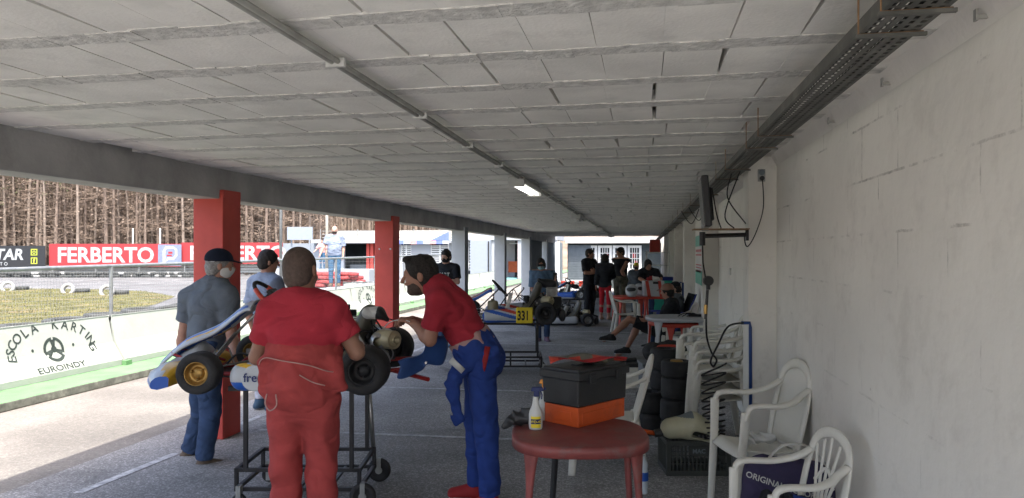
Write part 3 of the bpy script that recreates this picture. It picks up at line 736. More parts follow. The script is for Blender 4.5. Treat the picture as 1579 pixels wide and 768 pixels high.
for i, (px, d, rr) in enumerate(((30, 9.9, 0), (100, 10.8, .1), (160, 11.8, 0), (215, 12.8, .12), (262, 13.0, .35), (285, 13.9, .2))):
    p = V(sx(px, d), d); z = .62 if i < 4 else .68
    o = tyre(TM['tyre_dusty'], (min(p.x, -8.0), p.y, .1), (rr * .4, 0, 0), ['black tyre on the stack close behind the stencilled barrier', 'black tyre just behind the barrier, second from the left', 'black tyre behind the barrier left of the joint', 'black tyre behind the barrier right of the fence post', 'large tilted tyre, behind the barrier left of the capped man', 'black tyre behind the barrier beside the capped man'][i], 'tyres stacked behind the barrier')
    for j in range(1, 4):
        c = o.copy(); C.objects.link(c); c.location.z = .1 + j * .18; c['label'] = o['label'].replace('tyre', ['', 'tyre, one up from the floor,', 'tyre, two up from the floor,', 'tyre, topmost of its pile,'][j], 1)
# red and pale tyre piles by the clubhouse
for k in range(15):
    px = 484 + k * 4.9; d = 37
    p = V(sx(px, d), d)
    for j in range(4):
        if px > 548 and j > 2: continue
        tyre(TM['tyre_red' if px < 556 else 'tyre_dusty'], (p.x + R.uniform(-.1, .1), p.y + R.uniform(-.3, .3), .1 + j * .19), (R.uniform(-.1, .1), R.uniform(-.1, .1), 0), 'red painted tyre in the pile behind the man on the platform wall' if px < 556 else 'grey tyre in the pile left of the second red column', 'piled tyres near the clubhouse')
for k in range(16):
    px = 540 + (k % 8) * 5 + (k // 8) * 2; d = 29 - (k // 8) * 2; p = V(sx(px, d), d)
    for j in range(3): tyre(TM[R.choice(['tyre_dusty', 'tyre_white', 'tyre_dusty'])], (p.x, p.y, .1 + j * .19), (R.uniform(-.12, .12), R.uniform(-.12, .12), 0), 'dusty tyre in the nearer pile left of the second red column', 'piled tyres near the clubhouse fence')
# ============================================================ BANNERS
def banner(px0, px1, d, top, bot, base, label, fill):
    a, b = V(sx(px0, d), d), V(sx(px1, d), d); W_ = (b - a).length; t = thing('advertising_banner', label, 'banner', (a.x, a.y, 0), PSI, 'banners along the far side of the track')
    zt, zb = hz(top, d), hz(bot, d); mb = MB(); mb.box((W_ / 2, 0, (zt + zb) / 2), (W_, .05, zt - zb)); mb.build('sheet', base, t)
    fb = MB()
    for x in np.arange(.2, W_, 3.2): fb.box((x, .1, zt / 2), (.08, .08, zt))
    fb.build('support_posts', 'zinc', t)
    fill(t, W_, zb, zt, W_ / (px1 - px0)); return t
def txt(t, name, s, size, x, z, m, y=-.03, bold=.02, align='LEFT', sxx=1.0, sh=0):
    mb = MB(); mb.text(s, size, lambda a, b: (x + a * sxx, y, z + b), bold=bold, align=align, sh=sh); return mb.build(name, m, t)
def patch(t, name, x0, x1, z0, z1, m, y=-.028):
    mb = MB(); mb.box(((x0 + x1) / 2, y, (z0 + z1) / 2), (x1 - x0, .01, z1 - z0)); return mb.build(name, m, t)
def pb_logo(t, x, z, s):
    mb = MB(); th = .16 * s
    def P(pts, mi): mb.add([(x + a * s, -.04, z + b * s) for a, b in pts], [tuple(range(len(pts)))], mi)
    P([(-.5, -.75), (-.5, .3), (-.3, .3), (-.3, -.5)], 0); P([(-.5, .3), (-.3, .62), (.3, .62), (.3, .44), (-.2, .44), (-.3, .3)], 0)
    P([(.3, .62), (.55, .4), (.55, -.05), (.37, 0), (.37, .35), (.3, .44)], 0); P([(.55, -.05), (.3, -.35), (-.1, -.35), (-.3, -.5), (-.2, -.15), (.25, -.15), (.37, 0)], 0)
    P([(-.1, .25), (.2, .25), (.2, .1), (-.1, .1)], 1); P([(-.2, .03), (.15, .03), (.15, -.08), (-.2, -.08)], 1)
    mb.build('emblem', ['banner_white', 'banner_red'], t)
def fer(t, W_, zb, zt, u):
    h = zt - zb; txt(t, 'lettering', 'FERBERTO', h * .92, u * 12, zb + h * .2, 'banner_white', bold=.028, sxx=u * 148 / (glyph_w('FERBERTO', .028) * h * .92))
    patch(t, 'blue_square', u * 168, u * 204, zb + .05, zt - .05, 'banner_blue'); pb_logo(t, u * 186, (zb + zt) / 2, h * .62)
def fer2(t, W_, zb, zt, u):
    h = zt - zb; txt(t, 'lettering', 'FERBERTO', h * .92, u * 12, zb + h * .2, 'banner_white', bold=.028, sxx=u * 148 / (glyph_w('FERBERTO', .028) * h * .92))
def glyph_w(s, b):
    v, f = glyphs(s, b, 'LEFT'); return max(x for x, y in v) - min(x for x, y in v)
def star(t, W_, zb, zt, u):
    h = zt - zb; txt(t, 'lettering', 'TAR', h * .7, W_ - u * 78, zb + h * .36, 'banner_white', bold=.03, sxx=1.0, sh=.15)
    txt(t, 'small_lettering', 'A U T O', h * .22, W_ - u * 84, zb + h * .08, 'banner_white', bold=.01)
    for k, z in enumerate((.7, .3)):
        cx, cz, s = W_ - u * 17, zb + h * z, h * .15; mb = MB()
        for (a, b, c, d) in ((-1, 1, .75, 1), (-1, 1, -1, -.75), (-1, -.75, -.75, .75), (.75, 1, -.75, .75)): mb.box((cx + (a + b) / 2 * s, -.035, cz + (c + d) / 2 * s), ((b - a) * s, .01, (d - c) * s))
        if k == 0:
            n = 12; mb.add([(cx + q * s * math.cos(i * math.tau / n), -.04, cz + q * s * math.sin(i * math.tau / n)) for q in (.3, .5) for i in range(n)], [(i, (i + 1) % n, n + (i + 1) % n, n + i) for i in range(n)])
        else: mb.text('f', s * 2.1, lambda a, b: (cx - s * .3 + a, -.04, cz - s * .8 + b), bold=.03)
        mb.build('icon', 'banner_lime', t)
banner(-75, 70, 55, 379, 412, 'banner_black', 'black banner with white slanted letters and two lime icons at the left edge', star)
banner(76, 279, 55.2, 376, 411, 'banner_red', 'red FERBERTO banner with a blue emblem square left of the first red column', fer)
banner(280, 436, 55.4, 374, 407, 'banner_red', 'red FERBERTO banner partly hidden behind the first red column', fer2)
mb = MB(); a, b = V(sx(425, 55.6), 55.6), V(sx(525, 55.6), 55.6)
mb.box(((a.x + b.x) / 2, (a.y + b.y) / 2, 1.3), ((b - a).length, .15, 2.3), rz=PSI); tag(mb.build('panel_fence', 'panel_pale', bevel=.01), 'pale board fence right of the red banners', 'fence')
mb = MB(); a = V(sx(-75, 55.9), 55.9); b = V(sx(425, 55.9), 55.9)
for z in (.35, .55, .75): mb.box(((a.x + b.x) / 2, (a.y + b.y) / 2, z), ((b - a).length, .06, .16), rz=PSI)
tag(mb.build('guard_rail', 'zinc'), 'grey steel guard rail under the banners', 'guard rail')
p = V(sx(462.5, 54), 54); mb = MB(); mb.box((p.x, p.y, (hz(350, 54) + hz(370, 54)) / 2), (sx(482, 54) - sx(443, 54), .1, hz(350, 54) - hz(370, 54)), rz=PSI)
for q in (-.7, .7): mb.box((p.x + q, p.y + .1, 1.4), (.08, .08, 3.0))
tag(mb.build('blank_board', 'panel_pale'), 'blank pale sign board above the fence left of the man on the platform', 'sign')
# ============================================================ CLUBHOUSE
YB = 50.0
def X(px): return onY(px, 392, YB).x
def Z(py, px=640):
    r = (px - CX) / FPX; return hz(py, YB / (CS + SN * r))
cl = thing('clubhouse', 'white clubhouse with roof terrace and louvred windows across the track', 'building')
def wallb(name, px0, px1, zt, zb, m, y=YB, th=.3, lab=None):
    mb = MB(); mb.box(((X(px0) + X(px1)) / 2, y + th / 2, (zt + zb) / 2), (X(px1) - X(px0), th, zt - zb)); o = mb.build(name, m, cl, bevel=.01)
    if lab: o['label'] = lab
    return o
wallb('rear_wall', 486, 800, Z(352), 0, 'interior_dark', YB + 4)
wallb('terrace_slab', 484, 720, Z(369), Z(375), 'wall_white', YB - .5, 5)
wallb('parapet', 484, 720, Z(353), Z(369), 'wall_cream', YB + 3.4, .2)
for z in (Z(356), Z(361), Z(366)):
    mb = MB(); mb.cyl((X(500), YB - .3, z), (X(720), YB - .3, z), .025, n=6); mb.build('terrace_rail', 'zinc', cl)
for px in (497, 520, 554, 590, 640, 680, 715):
    mb = MB(); mb.cyl((X(px), YB - .3, Z(370)), (X(px), YB - .3, Z(353)), .03, n=6); mb.build('terrace_post', 'zinc', cl)
wallb('pier', 484, 530, Z(375), 0, 'panel_pale')
for px in (566, 572):
    mb = MB(); mb.box((X(px), YB + .3, Z(375) / 2), (.22, .3, Z(375))); mb.build('red_pillar', 'red_paint', cl)
wallb('counter', 531, 600, .9, 0, 'shutter_grey', YB + 1)
wallb('pier', 600, 618, Z(375), 0, 'wall_white')
wallb('pier', 634, 664, Z(375), 0, 'wall_white')
wallb('sill_wall', 618, 634, 1.0, 0, 'wall_white'); wallb('sill_wall', 664, 692, 1.0, 0, 'wall_white')
def louvre(px0, px1, z0, z1):
    x0, x1 = X(px0), X(px1); mb = MB(); n = 10
    for i in range(n): mb.box(((x0 + x1) / 2, YB + .12, z0 + (z1 - z0) * (i + .5) / n), (x1 - x0, .02, (z1 - z0) / n * .55))
    mb.box(((x0 + x1) / 2, YB + .1, (z0 + z1) / 2), (.09, .1, z1 - z0))
    for q in (x0, x1): mb.box((q, YB + .1, (z0 + z1) / 2), (.09, .1, z1 - z0))
    o = mb.build('louvred_window', 'white_frame', cl); g = MB(); g.box(((x0 + x1) / 2, YB + .25, (z0 + z1) / 2), (x1 - x0, .04, z1 - z0)); g.build('pane', 'glass_dark', o)
louvre(618, 634, 1.0, Z(378)); louvre(664, 692, 1.0, Z(378)); louvre(722, 730, .5, Z(373))
wallb('pier', 692, 722, Z(375), 0, 'wall_white'); wallb('lower_wing', 730, 760, Z(371), 0, 'panel_pale', YB - 1, 5)
wallb('lower_wing', 760, 779, Z(366), 0, 'wall_white', YB - .5, 4.5)
wallb('lintel', 722, 860, Z(362), Z(371), 'wall_white', YB - .6, 5)
wallb('end_wall', 800, 860, Z(371), 0, 'wall_white', YB - .5, .4)
wallb('door_leaf', 757, 759, Z(373), 0, 'black_plastic', YB - 1.06, .05)
wallb('bar_counter', 779, 800, Z(403), Z(420), 'counter_orange', YB + 1.2, .5); wallb('side_post', 797, 800, Z(371), 0, 'counter_orange', YB + .2, .2)
wallb('strip_light', 780, 793, Z(374.5), Z(376), 'white_frame', YB + 1.3, .1)
mb = MB(); mb.box((X(789), YB - .5, .02), (X(800) - X(779), 3, .03)); mb.build('step', 'teal_floor', cl)
# canopy tent
t = thing('canopy', 'blue and white market canopy standing before the clubhouse windows', 'canopy', V(sx(655, 44), 44), PSI)
w2 = sx(695, 44) - sx(655, 44); zt, zb = hz(358, 44), hz(371, 44)
mb = MB(); mb.add([(-w2 * .95, -1.2, zb), (w2, -1.2, zb), (w2, 1.2, zb), (-w2 * .95, 1.2, zb), (w2 * .5, 0, zt), (-w2 * .1, 0, zt - .1)], [(0, 1, 4, 5), (1, 2, 4), (2, 3, 5, 4), (3, 0, 5)]); mb.build('roof_cloth', 'canopy_white', t)
mb = MB()
for i in range(8): mb.add([(-w2 * .95 + w2 * 1.95 * i / 8, -1.21, zb), (-w2 * .95 + w2 * 1.95 * (i + 1) / 8, -1.21, zb), (-w2 * .95 + w2 * 1.95 * (i + 1) / 8, -1.21, zb - .22), (-w2 * .95 + w2 * 1.95 * i / 8, -1.21, zb - .22)], [(0, 1, 2, 3)], i % 3)
mb.add([(w2 * .3, -1.22, zb), (w2, -1.22, zb), (w2, -1.22, zb + .5)], [(0, 1, 2)], 0)
mb.build('valance', ['canopy_blue', 'canopy_white', 'pink'], t)
for q, s_ in ((-.93, -1), (.98, -1), (-.93, 1), (.98, 1)):
    mb = MB(); mb.cyl((w2 * q, 1.18 * s_, 0), (w2 * q, 1.18 * s_, zb), .03, n=6); mb.build('leg', 'zinc', t)
# ============================================================ FOREST
def tree_variant(kind, seed):
    r = random.Random(seed); H = r.uniform(13, 17); tr = MB(); bx_, by_ = r.uniform(-.3, .3), r.uniform(-.3, .3)
    pth = [(bx_ * (z / H) ** 2 * 2 + r.uniform(-.04, .04), by_ * (z / H) ** 2 * 2, z) for z in np.linspace(0, H, 9)]
    tr.tube(pth, [(.15 if kind == 0 else .12) * (1 - .85 * i / 8) + .02 for i in range(9)], n=6)
    def at_(z): t = z / H; return Vector((bx_ * t * t * 2, by_ * t * t * 2, z))
    cr = MB()
    for k in range(105 if kind < 2 else 70):
        z = H * (.12 + .88 * r.random() ** .8); a = r.uniform(0, math.tau); L = r.uniform(.5, 1.9) * (1.15 - .6 * z / H); el = r.uniform(-.35, .5)
        p0 = at_(z); dv = Vector((math.cos(a), math.sin(a), el)).normalized(); p1 = p0 + dv * L; w_ = .03
        cr.add([p0 + Vector((0, 0, -w_)), p0 + Vector((0, 0, w_)), p1, p0 + Vector((w_, w_, 0))], [(0, 2, 1), (1, 2, 3), (0, 3, 2)], 0)
        for j in range(4):
            q0 = p0 + dv * L * r.uniform(.25, .95); dd = (dv + Vector((r.uniform(-1, 1), r.uniform(-1, 1), r.uniform(-.7, .8)))).normalized(); q1 = q0 + dd * r.uniform(.25, .7)
            cr.add([q0 + Vector((0, 0, -.014)), q0 + Vector((.0, .0, .016)), q1], [(0, 2, 1)], 0)
        green = z > H * .5 and r.random() < (.75 if kind == 1 else .3)
        for j in range(7 if green else 3):
            q = p0 + dv * L * r.uniform(.3, 1.1) + Vector((r.uniform(-.25, .25), r.uniform(-.25, .25), r.uniform(-.2, .2))); s_ = r.uniform(.05, .13)
            e1 = Vector((r.uniform(-1, 1), r.uniform(-1, 1), r.uniform(-1, 1))).normalized() * s_; e2 = Vector((r.uniform(-1, 1), r.uniform(-1, 1), r.uniform(-1, 1))).normalized() * s_
            cr.add([q - e1, q + e2, q + e1, q - e2 * .6], [(0, 1, 2, 3)], 1 if green else 2)
    return tr, cr
protos = []
for s_ in range(9):
    kind = s_ % 3; tr, cr = tree_variant(kind, s_ + 40)
    o = thing('pine_tree', 'x', 'tree', (0, 0, 0), 0, 'trees in the wood behind the track')
    tr.build('trunk', 'bark_pale' if kind == 2 else 'bark', o, smooth=True); cr.build('crown', ['twig', 'needles', 'dead_needles'], o); protos.append((o, kind))
FLAB = ['thin brown pine with dead side twigs in the wood behind the banners', 'thin pine with a loose green top in the wood behind the banners', 'pale barked slender bare tree in the wood behind the banners']
used = set(); n = 0
for row in range(7):
    for k in range(41):
        px = -110 + k * 15.2 + R.uniform(-5, 5) + (row % 2) * 7; d = 60 + row * 2.6 + R.uniform(-1.2, 1.2)
        if px > 500 and row > 3: continue
        i = R.randrange(9); o, kind = protos[i]
        if i in used: o = copy_tree(o)
        used.add(i); o.location = V(sx(px, d), d); o.rotation_euler = (0, 0, R.uniform(0, 6.28)); s_ = R.uniform(.85, 1.15); o.scale = (s_, s_, s_); o['label'] = FLAB[kind]; n += 1
# far wood that reads as one mass
mb = MB()
for k in range(2600):
    px = R.uniform(-260, 800); d = R.uniform(79, 100); p = V(sx(px, d), d); r_ = R.uniform(.06, .17); h = R.uniform(10, 17)
    mb.cyl((p.x, p.y, 0), (p.x + R.uniform(-.4, .4), p.y, h), r_, r_ * .4, n=3, caps=False, mi=R.choice([0, 0, 0, 3]))
for k in range(42000):
    px = R.uniform(-260, 800); d = R.uniform(80, 97); z = R.uniform(.2, 16); p = V(sx(px, d), d, z); s_ = R.uniform(.07, .22)
    e1 = Vector((R.uniform(-1, 1), R.uniform(-1, 1), R.uniform(-1, 1))).normalized() * s_; e2 = Vector((R.uniform(-1, 1), R.uniform(-1, 1), R.uniform(-1, 1))).normalized() * s_ * .5
    mb.add([p - e1, p + e2, p + e1, p - e2], [(0, 1, 2, 3)], 1 if z < 9 or R.random() < .6 else 2)
tag(mb.build('distant_wood', ['bark', 'dead_needles', 'needles', 'bark_pale']), 'dense brown far wood seen between the nearer pine trunks', 'wood', kind='stuff')
hp = [V(-150, 96), V(20, 96), V(40, 210), V(-260, 210)]
mb = MB(); mb.grid(lambda u, v: tuple(V(-190 + 240 * u, 99 + 90 * v, (13 * min(1, v * 3) ** 1.0) + .8 * math.sin(u * 30) * v)), 40, 16); tag(mb.build('wooded_hill', 'forest_floor', smooth=True), kind='structure')
# ============================================================ PEOPLE
def A(v): return np.array(v, float)
def hand(S, wr, d, nrm, curl, thumb, sc_=1.0, k=.008):
    d = A(d) / np.linalg.norm(d); nrm = A(nrm); nrm = nrm - d * nrm.dot(d); nrm /= np.linalg.norm(nrm); sd = np.cross(nrm, d) * thumb   # sd points to the thumb
    wr = A(wr); pe = wr + d * .088 * sc_
    S.seg(wr + d * .01, pe - d * .01, .030 * sc_, .040 * sc_, .018 * sc_, .013 * sc_, side=sd, k=.02)
    for i, (o, L) in enumerate(((.030, .9), (.011, 1.0), (-.009, .95), (-.028, .75))):
        p = pe + sd * o * sc_ - d * .012; ang = curl * .5; dd = d * math.cos(ang) + nrm * math.sin(ang)
        for j, l in enumerate((.042, .027, .02)):
            q = p + dd * l * L * sc_; S.seg(p, q, (.0092 - .0008 * j) * sc_, (.0086 - .0008 * j) * sc_, k=k); p = q
            ang += curl * (.9 if j == 0 else .7); dd = d * math.cos(ang) + nrm * math.sin(ang)
    p = wr + d * .025 * sc_ + sd * .026 * sc_; dd = d * .6 + sd * .65 + nrm * .35
    for j, l in enumerate((.042, .03, .022)):
        dd = dd / np.linalg.norm(dd); q = p + dd * l * sc_; S.seg(p, q, (.0125 - .0015 * j) * sc_, (.011 - .0015 * j) * sc_, k=.012); p = q; dd = dd - sd * .25 + nrm * .25 * curl + d * .15
def unit(v): v = A(v); return v / max(np.linalg.norm(v), 1e-9)
def person(label, base, face, J=None, H=1.75, b=1.0, belly=0.0, res=.01, skin='skin', top=None, bottom=None, shoes=None, hair=None, hmat='hair_dark', extra=None, curl=(.5, .5), mouth=.3, tank=False, hood=False, neckline=0.0, group=None, hs=1.0, fat=None):
    J = J or {}; k_ = H / 1.75; a = math.radians(face); f = A((-math.sin(a), math.cos(a), 0)); s = A((math.cos(a), math.sin(a), 0)); Zv = A((0, 0, 1))
    q = lambda x, y, z: (s * x + f * y + Zv * z) * k_
    j = {}
    g = lambda n, dflt: A(J[n]) if n in J else dflt
    j['hip'] = g('hip', q(0, 0, .93)); j['shc'] = g('shc', q(0, -.015, 1.41)); hs_ = g('hside', s); ss = unit(g('sside', s))
    j['nck'] = g('nck', j['shc'] + unit(j['shc'] - j['hip']) * .075 * k_); j['hed'] = g('hed', j['nck'] + q(0, .025, .135))
    sw = .175 * b ** .5 * k_
    for sd, n in ((-1, 'l'), (1, 'r')):
        j['hp' + n] = g('hp' + n, j['hip'] + hs_ * sd * .088 * k_ - Zv * .01)
        j['kn' + n] = g('kn' + n, q(sd * .10, .02, .49)); j['an' + n] = g('an' + n, q(sd * .105, -.03, .085))
        j['ft' + n] = g('ft' + n, j['an' + n] + f * .15 * k_ - Zv * .055 * k_ + s * sd * .02)
        j['sh' + n] = g('sh' + n, j['shc'] + ss * sd * sw)
        j['el' + n] = g('el' + n, j['sh' + n] + q(sd * .06, -.02, -.28)); j['wr' + n] = g('wr' + n, j['el' + n] + q(sd * .0, .06, -.24))
        j['hd' + n] = g('hd' + n, unit(j['wr' + n] - j['el' + n]))
    hf = unit(g('look', f)); hu = unit(unit(g('hup', j['hed'] - j['nck'])) - 0); hu = unit(hu - hf * hu.dot(hf)); hr = np.cross(hf, hu)
    up = unit(j['shc'] - j['hip']); L = lambda t: j['hip'] * (1 - t) + j['shc'] * t
    fw = unit(np.cross(up, hs_)); 
    pts = np.array([v for k2, v in j.items() if not k2.startswith('hd')]); lo, hi = pts.min(0) - .24, pts.max(0) + .24; lo[2] = max(lo[2], pts[:, 2].min() - .1)
    t = thing('person', label, 'person', base, PSI, group)
    hw, hd = .155 * b * k_, .105 * b * k_; ww, wd = .135 * b * k_, .095 * b * k_; cw, cd = .160 * b ** .7 * k_, .112 * b ** .6 * k_
    bc = fw * belly * .5
    def torso(S, g_=0.0, lo_t=0.0, k=.04):
        S.seg(L(0), L(.38) + bc, hw + g_, ww + g_ + belly * .3, hd + g_, wd + g_ + belly * .55, side=hs_, k=k)
        S.seg(L(.38) + bc, L(.75), ww + g_ + belly * .3, cw + g_, wd + g_ + belly * .55, cd + g_, side=ss, k=k)
        S.seg(L(.75), L(1.0), cw + g_, .13 * k_ + g_, cd + g_, .07 * k_ + g_, side=ss, k=k)
        for n in 'lr': S.seg(j['nck'] - up * .02, j['sh' + n], .05 * k_ + g_, .052 * k_ + g_, k=.05)
    # --- body
    S = SDF(lo, hi, res); torso(S)
    S.seg(j['nck'] - up * .03, j['hed'] - hu * .05 - hf * .012, .062 * k_ * b ** .5, .054 * k_ * b ** .5, k=.03)
    for n, sd in (('l', -1), ('r', 1)):
        S.seg(j['sh' + n], j['el' + n], .050 * b ** .6 * k_, .040 * b ** .5 * k_, k=.03); mid = j['el' + n] * .72 + j['wr' + n] * .28
        S.seg(j['el' + n], mid, .040 * b ** .5 * k_, .043 * b ** .5 * k_, k=.015); S.seg(mid, j['wr' + n], .043 * b ** .5 * k_, .027 * k_, k=.02)
        hn = A(J['hn' + n]) if 'hn' + n in J else np.cross(j['hd' + n], f) * sd * -1 - s * sd * .5
        if np.linalg.norm(np.cross(hn, j['hd' + n])) < .1: hn = f + .1 * Zv
        hand(S, j['wr' + n], j['hd' + n], hn, curl[0 if n == 'l' else 1], -sd if 'thumbout' not in J else sd, k_)
        S.seg(j['hp' + n], j['kn' + n], .085 * b ** .7 * k_, .056 * b ** .4 * k_, k=.03); c = j['kn' + n] * .68 + j['an' + n] * .32
        S.seg(j['kn' + n], c, .054 * k_, .057 * b ** .4 * k_, k=.02); S.seg(c, j['an' + n], .057 * b ** .4 * k_, .036 * k_, k=.03)
        S.seg(j['an' + n], j['ft' + n], .036 * k_, .028 * k_, k=.02)
    c = j['hed']; K = k_ * hs
    E = lambda p, r, k=.02, op='+': S.ell(c + (hr * p[0] + hf * p[1] + hu * p[2]) * K, A(r) * K, hr, hf, hu, k, op)
    E((0, -.012, .03), (.078, .097, .092)); E((0, .022, -.045), (.060, .070, .075), .03); E((0, .066, -.095), (.03, .024, .022), .025); E((0, .08, .025), (.045, .018, .012), .02)
    for q_ in (-1, 1):
        E((q_ * .033, .094, .008), (.016, .014, .010), .012, '-'); E((q_ * .031, .084, .006), (.013, .012, .010), .004); E((q_ * .080, -.008, -.012), (.010, .020, .032), .006); E((q_ * .035, .072, -.03), (.022, .018, .018), .02)
    S.seg(c + (hf * .092 + hu * .012) * K, c + (hf * .116 - hu * .028) * K, .008 * K, .014 * K, k=.010)
    if mouth > .5: E((0, .098, -.07), (.024, .03, .018), .006, '-'); E((0, .094, -.048), (.024, .012, .008), .01)
    else: E((0, .094, -.052), (.024, .010, .006), .008); E((0, .092, -.066), (.021, .010, .007), .006); E((0, .105, -.059), (.026, .008, .0025), .003, '-')
    body = S.build('body', skin, t)
    hd_ = lambda p: Vector(c + (hr * p[0] + hf * p[1] + hu * p[2]) * K)
    for q_ in (-1, 1):
        m = MB(); m.lathe([(0, -.004), (.006, -.003), (.007, 0), (.0, .004)], hd_((q_ * .031, .092, .008)), hf, 8); m.build('eye', 'ink_black', body, smooth=True)
    # --- clothes
    def garment(name, m, fn, fold=.004, fr=1.0, rs=None, seed=0, mf=None):
        T = SDF(lo, hi, rs or res); fn(T); T.folds(fold, fr, seed); return T.build(name, m, t, mf)
    if top:
        m, sleeve, ease, hem = top
        def fn(T):
            torso(T, .014 + ease)
            if not tank:
                T.seg(L(.8), L(1.02) , cw * .95 + ease, .1, cd * .95, .06, side=ss, k=.04)
                for n in 'lr':
                    sh_, el_, wr_ = j['sh' + n], j['el' + n], j['wr' + n]
                    if sleeve <= 1: T.seg(sh_, sh_ + (el_ - sh_) * sleeve, .064 * b ** .6 + ease, .064 * b ** .6 + ease, k=.03, flat='b')
                    else:
                        T.seg(sh_, el_, .06 + ease, .05 + ease, k=.03); T.seg(el_, el_ + (wr_ - el_) * (sleeve - 1), .05 + ease, .038 + ease, k=.02, flat='b')
            T.half(L(hem), -up)
            if tank:
                T.half(j['nck'] - up * .03, up)
            else: T.seg(j['nck'] + hf * .012 - up * .022, j['nck'] + unit(c - j['nck']) * .12, .064 * b ** .5, .10, k=.006, op='-'); T.half(j['nck'] + up * .035, up) if abs(up[2]) > .9 else None
        garment('vest' if tank else 'shirt', m, fn, (.0042 if res < .009 else .003), 1.0, seed=len(label))
    if hood:
        T = SDF(c - .2, c + .2, res); T.ell(c - hf * .01 * K, (.098 * K, .118 * K, .128 * K), hr, hf, hu); T.seg(c - hu * .09 - hf * .03, j['nck'] - up * .02, .08, .1, k=.04); T.ell(c + hf * .1, (.062, .08, .09), hr, hf, hu, .01, '-'); T.build('hood', top[0], t)
    if bottom:
        m, end, ease, hem = bottom
        def fn(T):
            T.seg(L(-.06), L(hem), hw + .014 + ease, ww + belly * .2 + .018 + ease, hd + .016 + ease, wd + belly * .35 + .018 + ease, side=hs_, k=.03, flat='b')
            for n in 'lr':
                h_, k2, a_ = j['hp' + n], j['kn' + n], j['an' + n]
                if end <= 1: T.seg(h_, h_ + (k2 - h_) * end, .098 * b ** .7 * k_ + ease, .085 * b ** .4 * k_ + ease, k=.03, flat='b')
                else:
                    T.seg(h_, k2, .096 * b ** .7 * k_ + ease, .068 * b ** .4 * k_ + ease, k=.03); T.seg(k2, k2 + (a_ - k2) * (end - 1), .068 * b ** .4 * k_ + ease, .056 * k_ + ease, k=.02, flat='b')
        garment('trousers' if end > 1 else 'shorts', m, fn, (.0055 if res < .009 else .0035), .9, seed=len(label) + 3)
    if shoes:
        for n in 'lr':
            a_, f_ = j['an' + n], j['ft' + n]; d_ = unit(f_ - a_); fl = unit(d_ - Zv * d_.dot(Zv)) if abs(d_[2]) < .85 else d_
            upv = Zv if abs(d_[2]) < .85 else unit(np.cross(d_, s)); sd_ = np.cross(fl, upv)
            T = SDF(np.minimum(a_, f_) - .13, np.maximum(a_, f_) + .13, min(res, .007))
            hl = a_ - upv * .045 * k_ - fl * .04 * k_; te = a_ - upv * .052 * k_ + fl * .165 * k_
            T.seg(hl, te, .037 * k_, .045 * k_, .038 * k_, .026 * k_, side=sd_, k=.02); T.seg(a_ - upv * .03, a_ + upv * .03, .050 * k_, .048 * k_, k=.03, flat='b'); T.seg(a_ - upv * .01 + fl * .02, te, .04 * k_, .036 * k_, k=.03)
            T.half(a_ - upv * .082 * k_, -upv)
            T.build('shoe', [shoes, 'sole'], t, mf=lambda cc, a0=a_.copy(), u0=upv: (((cc - a0) @ u0) < -.068 * k_).astype(int))
    if hair:
        T = SDF(c - .19, c + .19, min(res, .008)); g_ = {'short': .010, 'quiff': .010, 'bob': .018, 'stubble': .003, 'long': .018, 'curly': .022, 'grey': .007}[hair]
        T.ell(c + (-hf * .012 + hu * .03) * K, (A((.078, .097, .092)) + g_) * K, hr, hf, hu)
        T.ell(c + (-hf * .04 - hu * .03) * K, (A((.070, .062, .075)) + g_) * K, hr, hf, hu, .02)
        if hair in ('bob', 'long'):
            lw = .06 if hair == 'bob' else .12
            for q_ in (-1, 1): T.seg(c + (hr * q_ * .06 + hu * .0 - hf * .01) * K, c + (hr * q_ * .065 - hu * lw - hf * .01) * K, .034, .026, k=.03)
            T.seg(c - hf * .05 * K, c + (-hf * .05 - hu * lw) * K, .07, .05, k=.04)
        if hair == 'quiff': T.ell(c + (hf * .07 + hu * .105) * K, (.055, .035, .022), hr, hf, hu, .02)
        if hair in ('bob', 'long'): T.ell(c + (hf * .12 - hu * .05) * K, (.066, .10, .115), hr, hf, hu, .008, '-')
        else:
            T.half(c + (hf * .078 + hu * .035) * K, hf * .85 - hu * .55); T.half(c - hu * .085 * K - hf * .02, -hu + hf * .3)
            T.ell(c + (hf * .09 - hu * .06) * K, (.1, .075, .095), hr, hf, hu, .01, '-')
        T.folds({'curly': .009, 'stubble': .0}.get(hair, .003), 2.2); T.build('hair', hmat, t)
    if extra: extra(t, j, c, hr, hf, hu, K, body)
    return t, j
def ex_mask(m):
    def fn(t, j, c, hr, hf, hu, K, body):
        T = SDF(c - .17, c + .17, .006); T.ell(c + (hf * .022 - hu * .045) * K, A((.070, .084, .080)) * K, hr, hf, hu); T.ell(c + (hf * .1 - hu * .035) * K, A((.026, .016, .022)) * K, hr, hf, hu, .02)
        T.half(c - hu * .012 * K, hu); T.half(c - hf * .0, -hf); T.half(c - hu * .11 * K, -hu); T.build('face_mask', m, t)
    return fn
def ex_cap(m, band='sole', brim_side=1.0):
    def fn(t, j, c, hr, hf, hu, K, body):
        T = SDF(c - .26, c + .26, .007); T.ell(c + (-hf * .012 + hu * .042) * K, A((.090, .110, .090)) * K, hr, hf, hu); T.half(c + (hu * .03 - hf * .0) * K, -hu + hf * .1)
        T.seg(c + (hf * .06 + hu * .045) * K, c + (hf * .165 + hu * .028) * K, .072, .060, .007, .005, side=hr, k=.01); cp = T.build('cap', m, t)
        T = SDF(c - .17, c + .17, .006); T.ell(c + (-hf * .012 + hu * .028) * K, A((.088, .107, .02)) * K, hr, hf, hu); T.half(c - hf * .045, hf); T.half(c - hf * .075 * K, -hf, .002) if False else None; T.build('strap', band, cp)
    return fn
def both(*fs):
    def fn(*a):
        for f_ in fs: f_(*a)
    return fn
def at(px, d, z=0): return V(sx(px, d), d, z)
